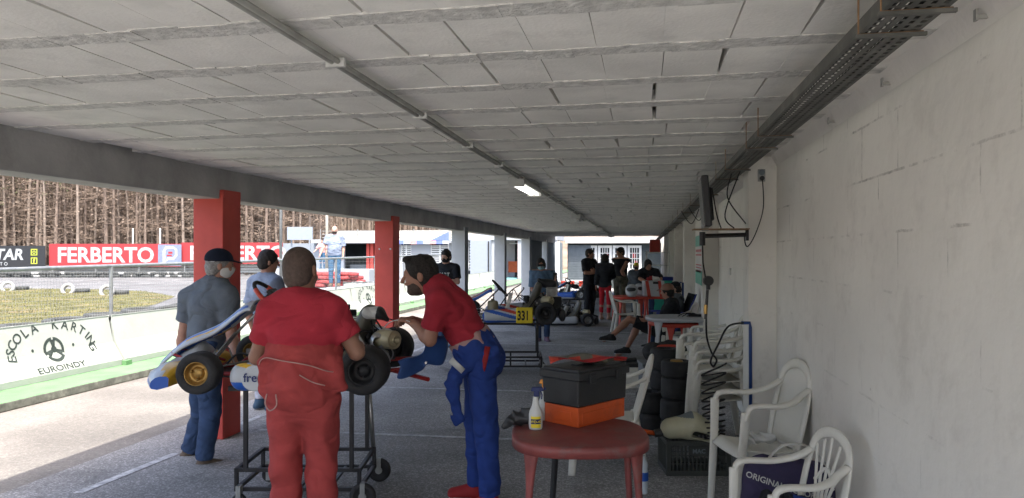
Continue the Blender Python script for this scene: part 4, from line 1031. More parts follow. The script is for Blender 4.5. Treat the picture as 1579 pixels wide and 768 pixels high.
def rel(px0, d0):   # local coordinates (right, away, up) of a person standing at px0, d0
    return lambda px, py, dy=0.0: (sx(px, d0 + dy) - sx(px0, d0), dy, hz(py, d0 + dy))
# 1 heavy man in red seen from behind
r_ = rel(465, 3.6)
def ex_red(t, j, c, hr, hf, hu, K, body):
    T = SDF((-.34, -.3, .9), (.36, .3, 1.3), .007)
    T.seg((.005, .02, .99), (.01, .02, 1.185), .165, .176, .128, .14, k=.02)
    for z, o in ((1.0, .012), (1.05, -.004), (1.11, .012), (1.155, .004)):
        T.seg((.0, .02, z - .005), (.0, .02, z + .022), (.173 + o), (.176 + o), (.134 + o), (.137 + o), k=.02)
    T.seg((.165, -.05, 1.14), (.20, -.03, 1.02), .04, .03, k=.03); T.seg((-.16, -.04, 1.13), (-.175, -.03, 1.0), .035, .02, k=.03)
    T.folds(.005, 1.3, 4); bd = T.build('tied_sleeves', 'overall_red', t)
    m = MB(); pth = smooth_path([(-.195, -.0, 1.03), (-.184, -.065, 1.12), (-.14, -.115, 1.165), (-.05, -.141, 1.155), (.07, -.142, 1.135), (.155, -.102, 1.10), (.20, -.03, 1.09)], 6)
    m.tube(pth, .0028, n=5); m.build('piping', 'overall_band', bd, smooth=True)
    m = MB(); m.tube(smooth_path([(-.125, -.128, 1.0), (-.13, -.138, .955), (-.105, -.144, .925), (-.075, -.146, .95), (-.08, -.14, 1.0)], 6), .0035, n=5); m.build('piping', 'overall_band', bd, smooth=True)
    m = MB(); m.tube(smooth_path([(.03, -.142, 1.09), (.09, -.134, 1.055), (.14, -.108, 1.035)], 6), .003, n=5); m.build('piping', 'overall_band', bd, smooth=True)
person('heavy man in red tee and red overalls tied at the waist, seen from behind', at(465, 3.6), -6,
       dict(hip=(0.005, .02, .95), shc=(0.0, -.0, 1.40), nck=(-.01, .02, 1.462), hed=(-.018, .05, 1.568), look=(.22, 1, -.18),
            ell=(-.235, .06, 1.145), wrl=(-.18, .32, 1.16), elr=(.255, .05, 1.17), wrr=(.18, .33, 1.20), shl=(-.150, .01, 1.37), shr=(.152, 0, 1.37),
            knl=(-.085, .03, .49), knr=(.092, .03, .49), hpl=(-.078, .02, .93), hpr=(.086, .02, .93)), H=1.69, b=.97, belly=.015, res=.0065, skin='skin_dark', top=('tee_red', .62, .005, .5), bottom=('overall_red', 1.97, .006, .36), shoes='shoe_red', hair='stubble', hmat='stubble', extra=ex_red, curl=(.9, .9), hs=.98)
# 2 man leaning over the kart
d0 = 4.85; r_ = rel(730, d0)
def ex_lean(t, j, c, hr, hf, hu, K, body):
    T = SDF(c - .17, c + .17, .006); T.ell(c + (hf * .024 - hu * .052) * K, A((.0615, .0715, .0755)) * K, hr, hf, hu); T.half(c - hu * .05 * K, hu - hf * .25); T.half(c - hf * .02, -hf); T.ell(c + (hf * .066 - hu * .095) * K, (.031, .026, .026), hr, hf, hu, .02); T.ell(c + (hf * .11 - hu * .06) * K, (.028, .04, .028), hr, hf, hu, .008, '-'); T.build('beard', 'stubble', t)
    hp = j['hip']; up = unit(j['shc'] - hp)
    T = SDF(hp - .3, hp + .36, .007); T.seg(hp + up * .05, hp + up * .15, .176, .170, .148, .140, side=(0, 1, 0), k=.02, flat='ab'); T.folds(.004); T.build('inner_layer', 'overall_band', t)
    T = SDF(hp - A((.32, .32, .55)), hp + .36, .007)
    T.seg(hp - up * .03, hp + up * .075, .186, .180, .156, .150, side=(0, 1, 0), k=.02)
    T.seg(hp + A((.09, -.12, .04)), hp + A((-.10, -.17, -.06)), .05, .045, k=.04)
    T.seg(hp + A((-.10, -.15, -.03)), hp + A((-.165, -.16, -.16)), .060, .055, .034, .030, side=(1, 0, 0), k=.03); T.seg(hp + A((-.165, -.16, -.16)), hp + A((-.125, -.15, -.41)), .052, .036, .024, .014, side=(1, 0, .2), k=.02)
    T.folds(.005, 1.5, 2); tb = T.build('tied_sleeves', 'overall_blue', t)
    m = MB(); m.sweep([hp + A((.06, -.178, .08)), hp + A((.045, -.19, 0)), hp + A((.02, -.185, -.1))], .035, .012, (1, 0, 0)); m.build('red_tab', 'shoe_red', tb, smooth=True)
    m = MB(); m.sweep([hp + A((-.17, -.2, -.0)), hp + A((-.09, -.215, -.07))], .04, .01, (0, 0, 1)); m.build('patch', 'fabric_white', tb, smooth=True)
person('bearded young man in red tee and blue overalls leaning over the raised kart', at(730, d0), 90,
       dict(hip=r_(739, 548), shc=r_(683, 452), nck=r_(668, 437), hed=r_(648, 424), look=(-1, 0, -.12), hup=(-.25, 0, 1), hside=(0, 1, 0), sside=(0, 1, 0),
            shl=(r_(681, 462)[0], -.185, r_(681, 462)[2]), shr=(r_(686, 458)[0], .19, r_(686, 458)[2]),
            ell=(r_(667, 520)[0], -.16, r_(667, 520)[2]), wrl=(r_(641, 500)[0], -.02, r_(641, 500)[2]), hdl=(-.75, .3, .35), hnl=(-.2, .3, -1),
            elr=(r_(655, 512)[0], .30, r_(655, 512)[2]), wrr=(r_(631, 497)[0], .18, r_(631, 497)[2]), hdr=(-.8, -.2, .1), hnr=(-.2, -.2, -1),
            hpl=(r_(742, 560)[0], -.09, .96), hpr=(r_(738, 560)[0], .09, .96), knl=(r_(750, 645)[0], -.09, .54), knr=(r_(733, 645)[0], .10, .54),
            anl=(r_(757, 742)[0], -.10, .09), anr=(r_(735, 735)[0], .16, .09)), H=1.78, b=.98, res=.0065, skin='skin', top=('tee_red', .72, .012, .28), bottom=('overall_blue', 1.95, .012, .14), shoes='shoe_red', hair='quiff', extra=ex_lean, curl=(1.1, 1.1), mouth=.8, hs=1.03)
# 3 man in cap
d0 = 5.95; r_ = rel(315, d0)
person('older man in grey tee, jeans and dark cap beside the first red column', at(315, d0), -48,
       dict(hip=r_(313, 548), shc=r_(326, 448), nck=r_(334, 430), hed=r_(339, 408), look=(.86, .45, -.1), hup=(.15, 0, 1), shl=r_(292, 458, .08), shr=r_(352, 456, -.08),
            elr=r_(357, 515, -.12), wrr=r_(364, 555, -.3), ell=r_(283, 512, .1), wrl=r_(277, 560, .12), knl=r_(311, 640, .1), knr=r_(325, 635, -.05), anl=r_(291, 695, .2), anr=r_(314, 712, -.05)),
       H=1.74, b=1.03, belly=.02, res=.008, top=('tee_grey', .68, .014, .1), bottom=('jeans_dark', 1.95, .014, .3), shoes='shoe_brown', hair='grey', hmat='hair_grey', extra=both(ex_mask('paper'), ex_cap('cap_navy')))
# 4 man in pale blue tee
d0 = 7.9; r_ = rel(413, d0)
person('man in pale blue tee and pale patterned leggings standing behind the kart, back turned', at(413, d0), -35,
       dict(nck=r_(411, 424), hed=r_(414, 403), look=(.85, .5, -.15), shc=r_(409, 436), ell=r_(383, 480, .1), wrl=r_(392, 512, .25), elr=r_(442, 478, .05), wrr=r_(440, 512, .25)), H=1.74, res=.01, top=('tee_lightblue', .75, .012, .0), bottom=('leggings', 1.93, -.004, .2), shoes='shoe_navy', hair='short',
       extra=lambda t, j, c, hr, hf, hu, K, b_: MB().tube([Vector(c + hf * .1 + hr * q + hu * .012) for q in (-.07, -.02, .02, .07)] + [Vector(c + hr * .08)], .003, n=5).build('glasses', 'ink_black', t) and None)
# 5 man on platform
d0 = 21.0; px0 = 516; zb = .73; r5 = lambda px, py, dy=0: (sx(px, d0 + dy) - sx(px0, d0), dy, hz(py, d0 + dy) - zb)
person('bald bearded man in pale shirt and blue jeans on the wall beyond the barriers', at(px0, d0, zb), 188,
       dict(elr=r5(501, 378, -.05), wrr=r5(494, 392, -.15), look=(.1, -1, -.15)), H=1.72, b=1.08, belly=.03, res=.014, skin='skin_pale', top=('shirt_white', .9, .022, -.1), bottom=('jeans_blue', 1.95, .004, .2), shoes='shoe_brown',
       extra=ex_mask('hair_dark'))
# 6 masked man arms crossed
def crossed(k=1.0, s=(1, 0, 0), f=(0, 1, 0)):
    s, f = A(s), A(f); q = lambda x, y, z: (s * x + f * y + A((0, 0, z))) * k
    return dict(ell=q(-.235, .06, 1.16), wrl=q(.02, .21, 1.19), elr=q(.235, .06, 1.15), wrr=q(-.03, .24, 1.15), hdl=q(.9, -.1, .25), hdr=q(-.9, -.05, .1), hnl=-f, hnr=-f)
def ax(a): a = math.radians(a); return (math.cos(a), math.sin(a), 0), (-math.sin(a), math.cos(a), 0)
s_, f_ = ax(165); dct = crossed(1.0, s_, f_); dct['look'] = (-.5, -.9, -.25)
def ex_logo(txt_, size, mname, z=1.3, w_=0):
    def fn(t, j, c, hr, hf, hu, K, body):
        up = unit(j['shc'] - j['hip']); sd = unit(j['shl'] - j['shr']); fw = np.cross(up, -sd); ctr = j['shc'] - up * (.14) + fw * .142; m = MB()
        m.text(txt_, size, lambda x, y: Vector(ctr + sd * (x + w_) + up * y - fw * abs(x + w_) ** 2 * .9), bold=.02, align='CENTER'); m.build('chest_print', mname, t)
    return fn
person('man in black tee and black face mask, arms crossed, standing before the first white column', at(688, 13.2), 165, dct, H=1.74, res=.012, skin='skin_pale', top=('tee_black', .75, .012, -.05), bottom=('jeans_dark', 1.95, .004, .2), shoes='shoe_navy', hair='short', extra=both(ex_mask('tee_black'), ex_logo('KART', .085, 'fabric_white')))
# 7 woman with phone
d0 = 14.2; r_ = rel(836, d0)
def ex_woman(t, j, c, hr, hf, hu, K, body):
    ex_mask('mask_blue')(t, j, c, hr, hf, hu, K, body)
    m = MB(); m.box((0, 0, 0), (.13, .012, .035)); m.T = None
    m2 = MB(); m2.T = Matrix(((hr[0], hf[0], hu[0], 0), (hr[1], hf[1], hu[1], 0), (hr[2], hf[2], hu[2], 0), (0, 0, 0, 1))); m2.T.translation = Vector(c + hf * .098 + hu * .012); m2.box((0, 0, 0), (.135, .02, .04)); m2.build('sunglasses', 'ink_black', t, bevel=.004)
wt, wj = person('woman in blue tee with pale blue mask and sunglasses looking down behind kart 331', at(836, d0), 180,
       dict(hed=r_(834, 408), nck=r_(835, 419.5), look=(.0, -1, -.22), elr=r_(821, 447), wrr=r_(836, 455, -.28), ell=r_(857, 447), wrl=r_(856, 434, -.2), hdl=(0, -.1, 1), anl=r_(843, 521), anr=r_(831, 522, .05)), H=1.62, b=1.0, res=.011, skin='skin', top=('tee_blue', .85, .02, .05), bottom=('jeans_dark', 1.95, .004, .2), shoes='shoe_purple', hair='bob', extra=ex_woman)
m = MB(); p = V(*(A((sx(836, d0), d0, 0)) + A(wj['wrl']) + A((0, 0, .09)))); m.box(p, (.075, .01, .15), rz=PSI); tag(m.build('phone', 'black_plastic', bevel=.004), 'dark smartphone held up by the woman in blue tee', 'phone')
# 8 - 12 group at the back
s_, f_ = ax(225); dct = crossed(1.02, s_, f_); dct['look'] = (.9, -.3, -.1)
person('man all in black with crossed arms standing beyond the karts', at(909, 19.2), 225, dct, H=1.8, b=1.05, res=.014, top=('tee_black', .85, .018, -.05), bottom=('tee_black', 1.95, .012, .2), shoes='black_matte', hair='short', extra=ex_logo('11', .09, 'fabric_white', w_=.09))
person('slim person in black hooded top and red leggings seen from behind', at(933, 18.8), -25, dict(elr=(.22, .1, 1.1), wrr=(.1, .25, .98), ell=(-.2, 0, 1.08), wrl=(-.22, .05, .86), look=(.5, 1, 0)), H=1.66, b=.92, res=.014, top=('tee_black', 1.95, .022, -.15), bottom=('pants_red', 1.75, -.002, .1), shoes='skin_pale', hood=True, hair='long')
person('tanned man in black tank top and camouflage trousers with a hand on his hip', at(957, 19.6), 125, dict(ell=(.0, -.2, 1.2), look=(-.9, -.3, -.2), elr=(.05, .25, 1.15), sside=(-.7, .7, 0), hside=(-.7, .7, 0), shl=(.17, -.12, 1.5), shr=(-.15, .12, 1.5), wrl=(.14, -.06, 1.0), **{}), H=1.84, b=1.05, res=.014, skin='skin', top=('tee_black', .5, .008, 0), tank=True, bottom=('camo', 1.3, .016, .2), shoes='shoe_brown', hair='short')
person('dark haired woman in black tee bending over the far red table', at(1000, 18.4), 170, dict(hip=(0, .25, .85), shc=(.0, -.05, 1.22), nck=(-.02, -.08, 1.29), hed=(-.03, -.12, 1.40), look=(.1, -.8, -.6), elr=(-.25, -.2, 1.05), wrr=(-.1, -.4, .98), ell=(.27, -.2, 1.05), wrl=(.15, -.4, .98), knl=(.1, .1, .45), knr=(-.1, .1, .45), anl=(.1, .25, .09), anr=(-.1, .25, .09)), H=1.66, res=.014, top=('tee_black', .9, .02, 0), bottom=('jeans_dark', 1.95, .004, .2), shoes='black_matte', hair='long')
person('person in yellow cap and grey clothes behind the far red table', at(981, 20.6), 175, {}, H=1.42, res=.015, top=('tee_grey', 1.9, .02, 0), bottom=('tee_grey', 1.95, .01, .2), shoes='black_matte', hair='short', extra=both(ex_cap('label_yellow'), ex_mask('tee_black')))
person('distant person in pink top leaning at the fence before the clubhouse', at(497, 42, .82), 170, dict(elr=(-.3, -.1, 1.1), wrr=(-.4, -.3, .95)), H=1.7, res=.025, skin='skin_pale', top=('pink', .9, .02, 0), bottom=('jeans_blue', 1.95, .0, .2), shoes='shoe_navy', hair='short')
mb = MB(); p = V(sx(497, 42), 42); mb.box((p.x, p.y, .41), (6, 1.2, .82)); tag(mb.build('loading_platform', 'wall_white', bevel=.02), 'pale raised platform under the distant person in pink', 'platform')
# 13, 14 seated
d0 = 11.8; r_ = rel(1030, d0)
person('reclining person in black tee and shorts, legs crossed, between the plastic tables', at(1030, d0), 90,
       dict(hip=r_(1026, 514), shc=r_(1037, 468), nck=r_(1034, 461), hed=r_(1029, 449), look=(-.8, .5, -.1), hside=(0, 1, 0), sside=(0, 1, 0), shl=r_(1036, 471, -.18), shr=r_(1036, 471, .18), hpl=r_(1022, 512, -.09), hpr=r_(1022, 512, .09),
            ell=r_(1020, 492, -.25), wrl=r_(1000, 493, -.2), elr=r_(1020, 490, .25), wrr=r_(1000, 492, .1), knl=r_(971, 492, -.05), anl=r_(943, 518, -.1), knr=r_(985, 500, .12), anr=r_(966, 538, .1), ftl=(r_(930, 522)[0], -.1, r_(930, 524)[2]), ftr=(r_(952, 543)[0], .1, .03)),
       H=1.72, b=1.0, res=.011, skin='skin', top=('tee_black', .8, .02, .0), bottom=('tee_black', .85, .02, .2), shoes='black_matte', hair='short', extra=ex_cap('skin_dark'))
d0 = 13.4; r_ = rel(1040, d0)
person('second seated person in dark top and black cap, just behind the reclining person', at(1040, d0), 60,
       dict(hip=r_(1040, 505), shc=r_(1043, 462), nck=r_(1043, 454), hed=r_(1041, 445), look=(-.8, .3, -.3), knl=r_(1005, 502, -.1), knr=r_(1008, 500, .2), anl=r_(1005, 531, -.1), anr=r_(1008, 530, .2), wrl=r_(1015, 490, -.15), ell=r_(1035, 488, -.25), elr=r_(1035, 486, .25), wrr=r_(1015, 490, .15)),
       H=1.7, res=.012, skin='skin_pale', top=('tee_grey', .9, .02, 0), bottom=('jeans_dark', 1.95, .004, .2), shoes='black_matte', hair='short', extra=ex_cap('tee_black'))
# ============================================================ KARTS
def kart_wheel(t, pos, r, w_, rim, flat=False, name='wheel'):
    m = MB(); x, y, z = pos; ax_ = (0, 1, 0); rr = r * .56
    m.lathe([(0, w_ * .30), (.03, w_ * .30), (.036, w_ * .22), (rr * .55, w_ * .15), (rr * .84, w_ * .2), (rr * .93, w_ * .46), (rr * 1.0, w_ * .49), (rr * 1.02, w_ * .40), (rr * .9, w_ * .1), (rr * .9, -w_ * .3), (rr * 1.02, -w_ * .42), (rr, -w_ * .49), (rr * .9, -w_ * .44), (rr * .8, -w_ * .1), (0, -w_ * .08)], pos, ax_, 24)
    for k in range(3):
        a = k * math.tau / 3 + .4; c = Vector(pos) + Vector((math.cos(a) * .038, w_ * .25, math.sin(a) * .038)); m.cyl(c, c + Vector((0, .02, 0)), .008, n=6)
    wo = m.build(name, rim, t, smooth=True)
    T = MB(); T.lathe([(rr * .99, w_ * .40), (rr * 1.03, w_ * .5), (r * .74, w_ * .52), (r * .9, w_ * .50), (r * .97, w_ * .43), (r, w_ * .30), (r, -w_ * .30), (r * .97, -w_ * .43), (r * .9, -w_ * .50), (r * .74, -w_ * .52), (rr * 1.03, -w_ * .5), (rr * .99, -w_ * .4)], pos, ax_, 32)
    to = T.build('tyre', 'rubber', wo, smooth=True)
    for a0 in (.9, 4.1):
        L = MB(); L.text('VEGA', .03, lambda px_, pz: (x + (r * .82 + pz) * math.sin(a0 - px_ / (r * .8) * -1) * 1, y + w_ * .525, z + (r * .82 + pz) * math.cos(a0 - px_ / (r * .8) * -1)), bold=.01)
    return wo
def stripes(ncol):
    return lambda u, v: ncol[min(int(v * len(ncol)), len(ncol) - 1)]
def make_kart(label, loc, rz, style, pitch=0.0):
    t = thing('racing_kart', label, 'kart', loc, rz, 'racing karts under the shelter'); t.rotation_euler[1] = pitch
    wb, tf, tr_ = 1.04, .50, .56; zf, zr = .13, .145; xf, xr = .52, -.52
    fm = {'A': 'chassis_red', 'B': 'steel', 'C': 'black_metal', 'D': 'fairing_blue'}[style]
    m = MB()
    for s_ in (-1, 1):
        m.tube(smooth_path([(xf + .12, s_ * .16, .075), (xf - .1, s_ * .22, .075), (.1, s_ * .3, .075), (-.3, s_ * .30, .08), (xr - .22, s_ * .26, .10)], 5), .015, n=7)
        m.tube([(xf, s_ * .22, .08), (xf, s_ * .4, .11)], .016, n=6)
        m.tube(smooth_path([(.28, s_ * .28, .075), (.26, s_ * .52, .09), (-.2, s_ * .54, .09), (-.24, s_ * .3, .08)], 4), .010, n=6)
        m.tube([(.0, s_ * .26, .08), (-.05, s_ * .2, .3)], .008, n=5)
    for x_ in (xf + .12, .2, -.22, xr - .2): m.tube([(x_, -.25, .08), (x_, .25, .08)], .014, n=6)
    m.tube(smooth_path([(xf + .1, -.15, .08), (xf + .42, -.15, .1), (xf + .42, .15, .1), (xf + .1, .15, .08)], 5), .010, n=6)
    m.tube(smooth_path([(xf + .08, -.12, .12), (xf + .34, -.12, .2), (xf + .34, .12, .2), (xf + .08, .12, .12)], 5), .009, n=6)
    m.build('chassis_frame', fm, t, smooth=True)
    m = MB(); m.box((.32, 0, .055), (.66, .44, .006)); m.build('floor_tray', 'black_plastic' if style != 'C' else 'fairing_white', t)
    rim = {'A': ('gold_rim', 'black_plastic'), 'B': ('black_plastic', 'black_plastic'), 'C': ('alloy', 'alloy'), 'D': ('alloy', 'alloy')}[style]
    for s_ in (-1, 1):
        kart_wheel(t, (xf, s_ * tf, zf), .131, .13 , rim[0]); kart_wheel(t, (xr, s_ * tr_, zr), .148, .20, rim[1])
        m = MB(); m.cyl((xf, s_ * .38, .12), (xf, s_ * .5, .13), .018); m.box((xf, s_ * .39, .12), (.05, .03, .09)); m.tube([(xf - .03, s_ * .40, .14), (.25, s_ * .03, .16)], .007, n=5); m.build('steering_knuckle', 'alloy', t)
    m = MB(); m.cyl((xr, -.56, zr), (xr, .56, zr), .02, n=12); m.build('rear_axle', 'steel', t, smooth=True)
    m = MB(); m.cyl((xr, .18, zr), (xr, .19, zr), .095, n=24); m.box((xr + .07, .185, zr + .04), (.07, .07, .06)); m.build('brake_disc', 'steel', t)
    # seat: a bucket shell
    S = SDF((-.62, -.32, .0), (.12, .32, .62), .008)
    S.seg((-.18, 0, .13), (-.30, 0, .2), .19, .2, .12, .13, side=(0, 1, 0), k=.06); S.seg((-.30, 0, .2), (-.44, 0, .52), .2, .16, .10, .06, side=(0, 1, 0), k=.06); S.seg((-.2, 0, .13), (.02, 0, .12), .19, .13, .08, .045, side=(0, 1, 0), k=.05)
    S.seg((-.15, 0, .22), (-.26, 0, .30), .165, .175, .12, .11, side=(0, 1, 0), k=.02, op='-'); S.seg((-.23, 0, .3), (-.35, 0, .62), .175, .14, .105, .08, side=(0, 1, 0), k=.02, op='-'); S.seg((-.2, 0, .22), (.1, 0, .22), .16, .13, .10, .08, side=(0, 1, 0), k=.02, op='-')
    so_ = S.build('seat', 'seat_grey', t); so_.location.z = -.07 if style == 'A' else -.03
    # steering
    ctr = Vector((.23, 0, .56)) if style == 'A' else Vector((.10, 0, .46)); axd = Vector((-.72, 0, .69)).normalized(); u_, v_ = frame(axd)
    m = MB(); m.tube([ctr - axd * .45 + Vector((.0, 0, .0)), ctr], .010, n=7); m.tube([(.2, -.1, .09), ctr - axd * .12, (.2, .1, .09)], .009, n=6); m.build('steering_column', 'steel', t, smooth=True)
    m = MB(); m.tube([ctr + u_ * math.cos(a) * .165 + v_ * math.sin(a) * .15 for a in np.arange(0, math.tau, math.tau / 26)], .014, n=8, closed=True)
    for a in (.3, 2.84, 4.71): m.sweep([ctr - axd * .02, ctr + u_ * math.cos(a) * .16 + v_ * math.sin(a) * .146], .035, .006, u_ if abs(a - 4.71) < .1 else v_)
    m.cyl(ctr - axd * .03, ctr + axd * .01, .04, n=14)
    sw_ = m.build('steering_wheel', 'black_matte', t, smooth=True)
    if style == 'A':
        m = MB(); m.T = Matrix.Translation(ctr + axd * .035) @ Matrix((( u_.x, v_.x, axd.x, 0), (u_.y, v_.y, axd.y, 0), (u_.z, v_.z, axd.z, 0), (0, 0, 0, 1))); m.box((0, 0, 0), (.15, .09, .03)); m.build('dash_display', 'black_plastic', sw_, bevel=.006)
        m2 = MB(); m2.T = m.T; m2.box((0, 0, .017), (.1, .055, .002)); m2.build('dash_screen', 'shutter_grey', sw_)
        m2 = MB(); m2.tube([ctr + u_ * math.cos(a) * .165 + v_ * math.sin(a) * .15 for a in np.arange(-.7, .8, .15)], .017, n=8); m2.tube([ctr + u_ * math.cos(a) * .165 + v_ * math.sin(a) * .15 for a in np.arange(2.4, 3.9, .15)], .017, n=8); m2.build('red_grips', 'fairing_red', sw_, smooth=True)
    # engine on the right side
    e = MB(); ey = -.33
    e.box((-.26, ey, .19), (.2, .2, .16)); e.cyl((-.26, ey + .1, .19), (-.26, ey - .13, .19), .075, n=18)
    en = e.build('engine', 'black_metal', t, bevel=.01)
    e = MB()
    for k in range(8): e.box((-.23, ey, .28 + k * .017), (.16 - (.01 * (k % 2)), .15, .008))
    e.cyl((-.23, ey, .27), (-.23, ey, .41), .05, n=14); e.build('cylinder', 'alloy', en)
    e = MB(); e.cyl((-.23, ey, .41), (-.23, ey, .45), .055, n=14); e.cyl((-.23, ey, .45), (-.23, ey, .49), .01); e.build('cylinder_head', 'black_plastic', en); OFF = Vector((-.40, .35, .07)) if style == 'B' else Vector((0, .05 if style == 'C' else 0, 0)); en.location = OFF
    e = MB(); e.cyl((-.12, ey, .26), (-.04, ey, .28), .035, n=12); e.box((-.09, ey, .24), (.06, .06, .07)); e.build('carburettor', 'alloy', en)
    T = SDF((-.08, ey - .14, .2), (.26, ey + .14, .48), .008); T.seg((.02, ey, .32), (.15, ey, .34), .085, .075, .07, .06, side=(0, 1, 0), k=.02); T.seg((.13, ey - .05, .34), (.2, ey - .05, .38), .028, .03, k=.01); T.seg((.13, ey + .05, .34), (.2, ey + .05, .38), .028, .03, k=.01); ab = T.build('airbox', 'black_plastic', t); ab.location = OFF + (Vector((-.25, 0, .12)) if style == 'B' else Vector((0, 0, 0)))
    e = MB(); e.tube(smooth_path([(-.32, ey, .33), (-.42, ey + .03, .32), (-.5, ey + .14, .30), (-.56, .0, .29)], 5), [.022 + .0012 * i for i in range(16)], n=10); e.lathe([(.02, -.02), (.06, .06), (.062, .3), (.05, .36), (.03, .37)], (-.56, -.02, .29), (-.0, 1, .0), 16); ex = e.build('exhaust', 'steel', t, smooth=True)
    e = MB(); e.lathe([(0, -.02), (.02, -.02), (.022, .03), (.030, .032), (.034, .004), (.05, .004), (.054, .016), (.060, .01), (.06, -.12), (.05, -.14)], (-.66 if style == 'A' else -.6, .34, .30), (-.75, .6, 0), 18); e.build('silencer', 'beige_can', t, smooth=True)
    e = MB(); e.box((-.4, ey + .1, .17), (.36, .03, .15)); e.build('chain_guard', 'black_plastic', t, bevel=.01)
    e = MB(); e.box((-.02, .36, .26), (.05, .2, .3), rot=Matrix.Rotation(-.25, 3, 'Y'))
    for k in range(9): e.box((.012, .36, .13 + k * .032), (.012, .19, .004), rot=Matrix.Rotation(-.25, 3, 'Y'))
    e.build('radiator', 'alloy', t)
    e = MB(); e.lathe([(0, 0), (.07, 0), (.075, .01), (.075, .2), (.06, .22), (.025, .225), (.025, .25), (0, .25)], (.2, 0, .06), (0, 0, 1), 16); e.build('fuel_tank', 'beige_can', t, smooth=True)
    for pts in (((.25, .1, .1), (.4, .12, .2), (.5, .14, .12)), ((-.1, .3, .3), (-.2, .2, .42), (-.24, -.1, .45), (-.23, ey, .45)), ((.1, -.2, .2), (-.05, -.28, .4), (-.2, ey + .05, .5)), ((-.55, .1, .2), (-.45, .22, .35), (-.3, .3, .2))):
        e = MB(); e.tube(smooth_path(pts, 6), .008, n=6); e.build('hose', 'black_matte', t, smooth=True)
    rk = random.Random(len(label))
    if style in 'AB':
        for q_ in range(7):
            y0_ = rk.uniform(-.25, .45); z0_ = rk.uniform(.18, .3); x0_ = rk.uniform(-.6, -.15)
            e = MB(); e.tube(smooth_path([(x0_, y0_, z0_), (x0_ + rk.uniform(-.1, .15), y0_ + rk.uniform(-.1, .1), z0_ + rk.uniform(.08, .2)), (x0_ + rk.uniform(-.15, .25), y0_ + rk.uniform(-.2, .2), z0_ + rk.uniform(-.02, .12))], 6), rk.choice([.004, .006, .009]), n=6); e.build('hose', rk.choice(['black_matte', 'black_plastic', 'steel']), t, smooth=True)
        for q_ in range(4):
            e = MB(); x0_, y0_, z0_ = rk.uniform(-.55, -.2), rk.uniform(.0, .42), rk.uniform(.2, .32); e.box((x0_, y0_, z0_), (rk.uniform(.04, .09), rk.uniform(.04, .1), rk.uniform(.05, .1)), rz=rk.uniform(0, 1)); e.cyl((x0_, y0_ + .05, z0_), (x0_, y0_ + .075, z0_), .018, n=10); e.build('engine_fitting', rk.choice(['black_metal', 'black_plastic', 'alloy']), t, bevel=.006)
        e = MB(); pts_ = [(xr + .055 * math.cos(a_) if a_ is not None else 0, ey + .16, zr + .055 * math.sin(a_)) for a_ in np.arange(math.pi / 2, math.pi * 1.5, .3)] + [(-.26, ey + .16, .16), (-.23, ey + .16, .19), (-.26, ey + .16, .22)]
        e.tube(pts_, .005, n=5, closed=True); e.build('chain', 'steel', t)
    # pedals
    for s_ in (-1, 1):
        e = MB(); e.tube([(xf + .02, s_ * .14, .08), (xf + .06, s_ * .14, .2), (xf + .06, s_ * .08, .22)], .006, n=5); e.build('pedal', 'steel', t)
    # nose fairing
    cols = {'A': ['fairing_white', 'fairing_blue', 'fairing_yellow'], 'B': ['fairing_blue', 'fairing_white', 'fairing_red'], 'C': ['fairing_white', 'black_plastic', 'fairing_red'], 'D': ['fairing_blue', 'fairing_white', 'fairing_red']}[style]
    ext = .46 if style == 'A' else .40
    def npf(u, v):
        y = (v - .5) * 1.06; s_ = abs(y) / .53; ctrl = max(0, 1 - (abs(y) / .17) ** 2)
        P = [(-.30, .03), (-.12, .0), (-.02, .012), (0, .05), (-.02, .095), (-.09, .135), (-.17, .15 + .05 * ctrl), (-.27, .15 + .11 * ctrl), (-.31, .13 + .10 * ctrl), (-.30, .03)]
        i = min(int(u * 9), 8); f_ = u * 9 - i; px_ = P[i][0] * (1 - f_) + P[i + 1][0] * f_; pz = P[i][1] * (1 - f_) + P[i + 1][1] * f_
        sh = 1 - .45 * s_ ** 4; return (xf + ext - .16 * s_ ** 2.4 + px_ * (1 - .62 * s_ ** 2.5), y, .01 + pz * sh + .02 * s_)
    def nmf(u, v):
        if u < .42: return 1
        if .62 < u < .78 and .22 < abs(v - .5) < .42: return 2
        if style == 'A': return 2 if (u > .72 and abs(v - .5) > .16) else 0
        return 0 if int(v * 9) % 2 else 1
    m = MB(); m.grid(npf, 27, 30, nmf)
    m.v += []; e0 = len(m.v)
    for v_ in (0, 1): m.add([npf(k_ / 9 , v_) for k_ in range(9)], [tuple(range(9))], 1)
    m.build('nose_fairing', cols, t, smooth=True, bevel=0)
    # front panel: long shaped plate from the nose up to the steering wheel
    def pan(u, v):
        P = [Vector(q_) for q_ in ([(xf + .42, 0, .17), (xf + .28, 0, .29), (xf + .06, 0, .385), (xf - .12, 0, .52), (xf - .20, 0, .545)] if style == 'A' else [(xf + .22, 0, .17), (xf + .10, 0, .28), (xf - .1, 0, .36), (xf - .26, 0, .455), (xf - .31, 0, .46)])]
        pp = smooth_path(P, 5); i = u * (len(pp) - 1); a = pp[int(i)].lerp(pp[min(int(i) + 1, len(pp) - 1)], i - int(i)); wd = .155 - .045 * math.sin(u * math.pi) + .01 * u; y = (v - .5) * 2 * wd
        return (a.x, y, a.z - abs(v - .5) ** 2 * .22)
    st = {'A': [1, 1, 0, 0, 2, 0, 0, 0, 0, 2, 0, 0, 1, 1], 'B': [0, 1, 1, 2, 1, 1, 0, 0, 1, 2, 1, 0, 0], 'C': [0] * 5 + [1] * 3 + [0] * 5, 'D': [0, 1, 1, 0, 0, 1, 0, 0, 1, 1, 0]}[style]
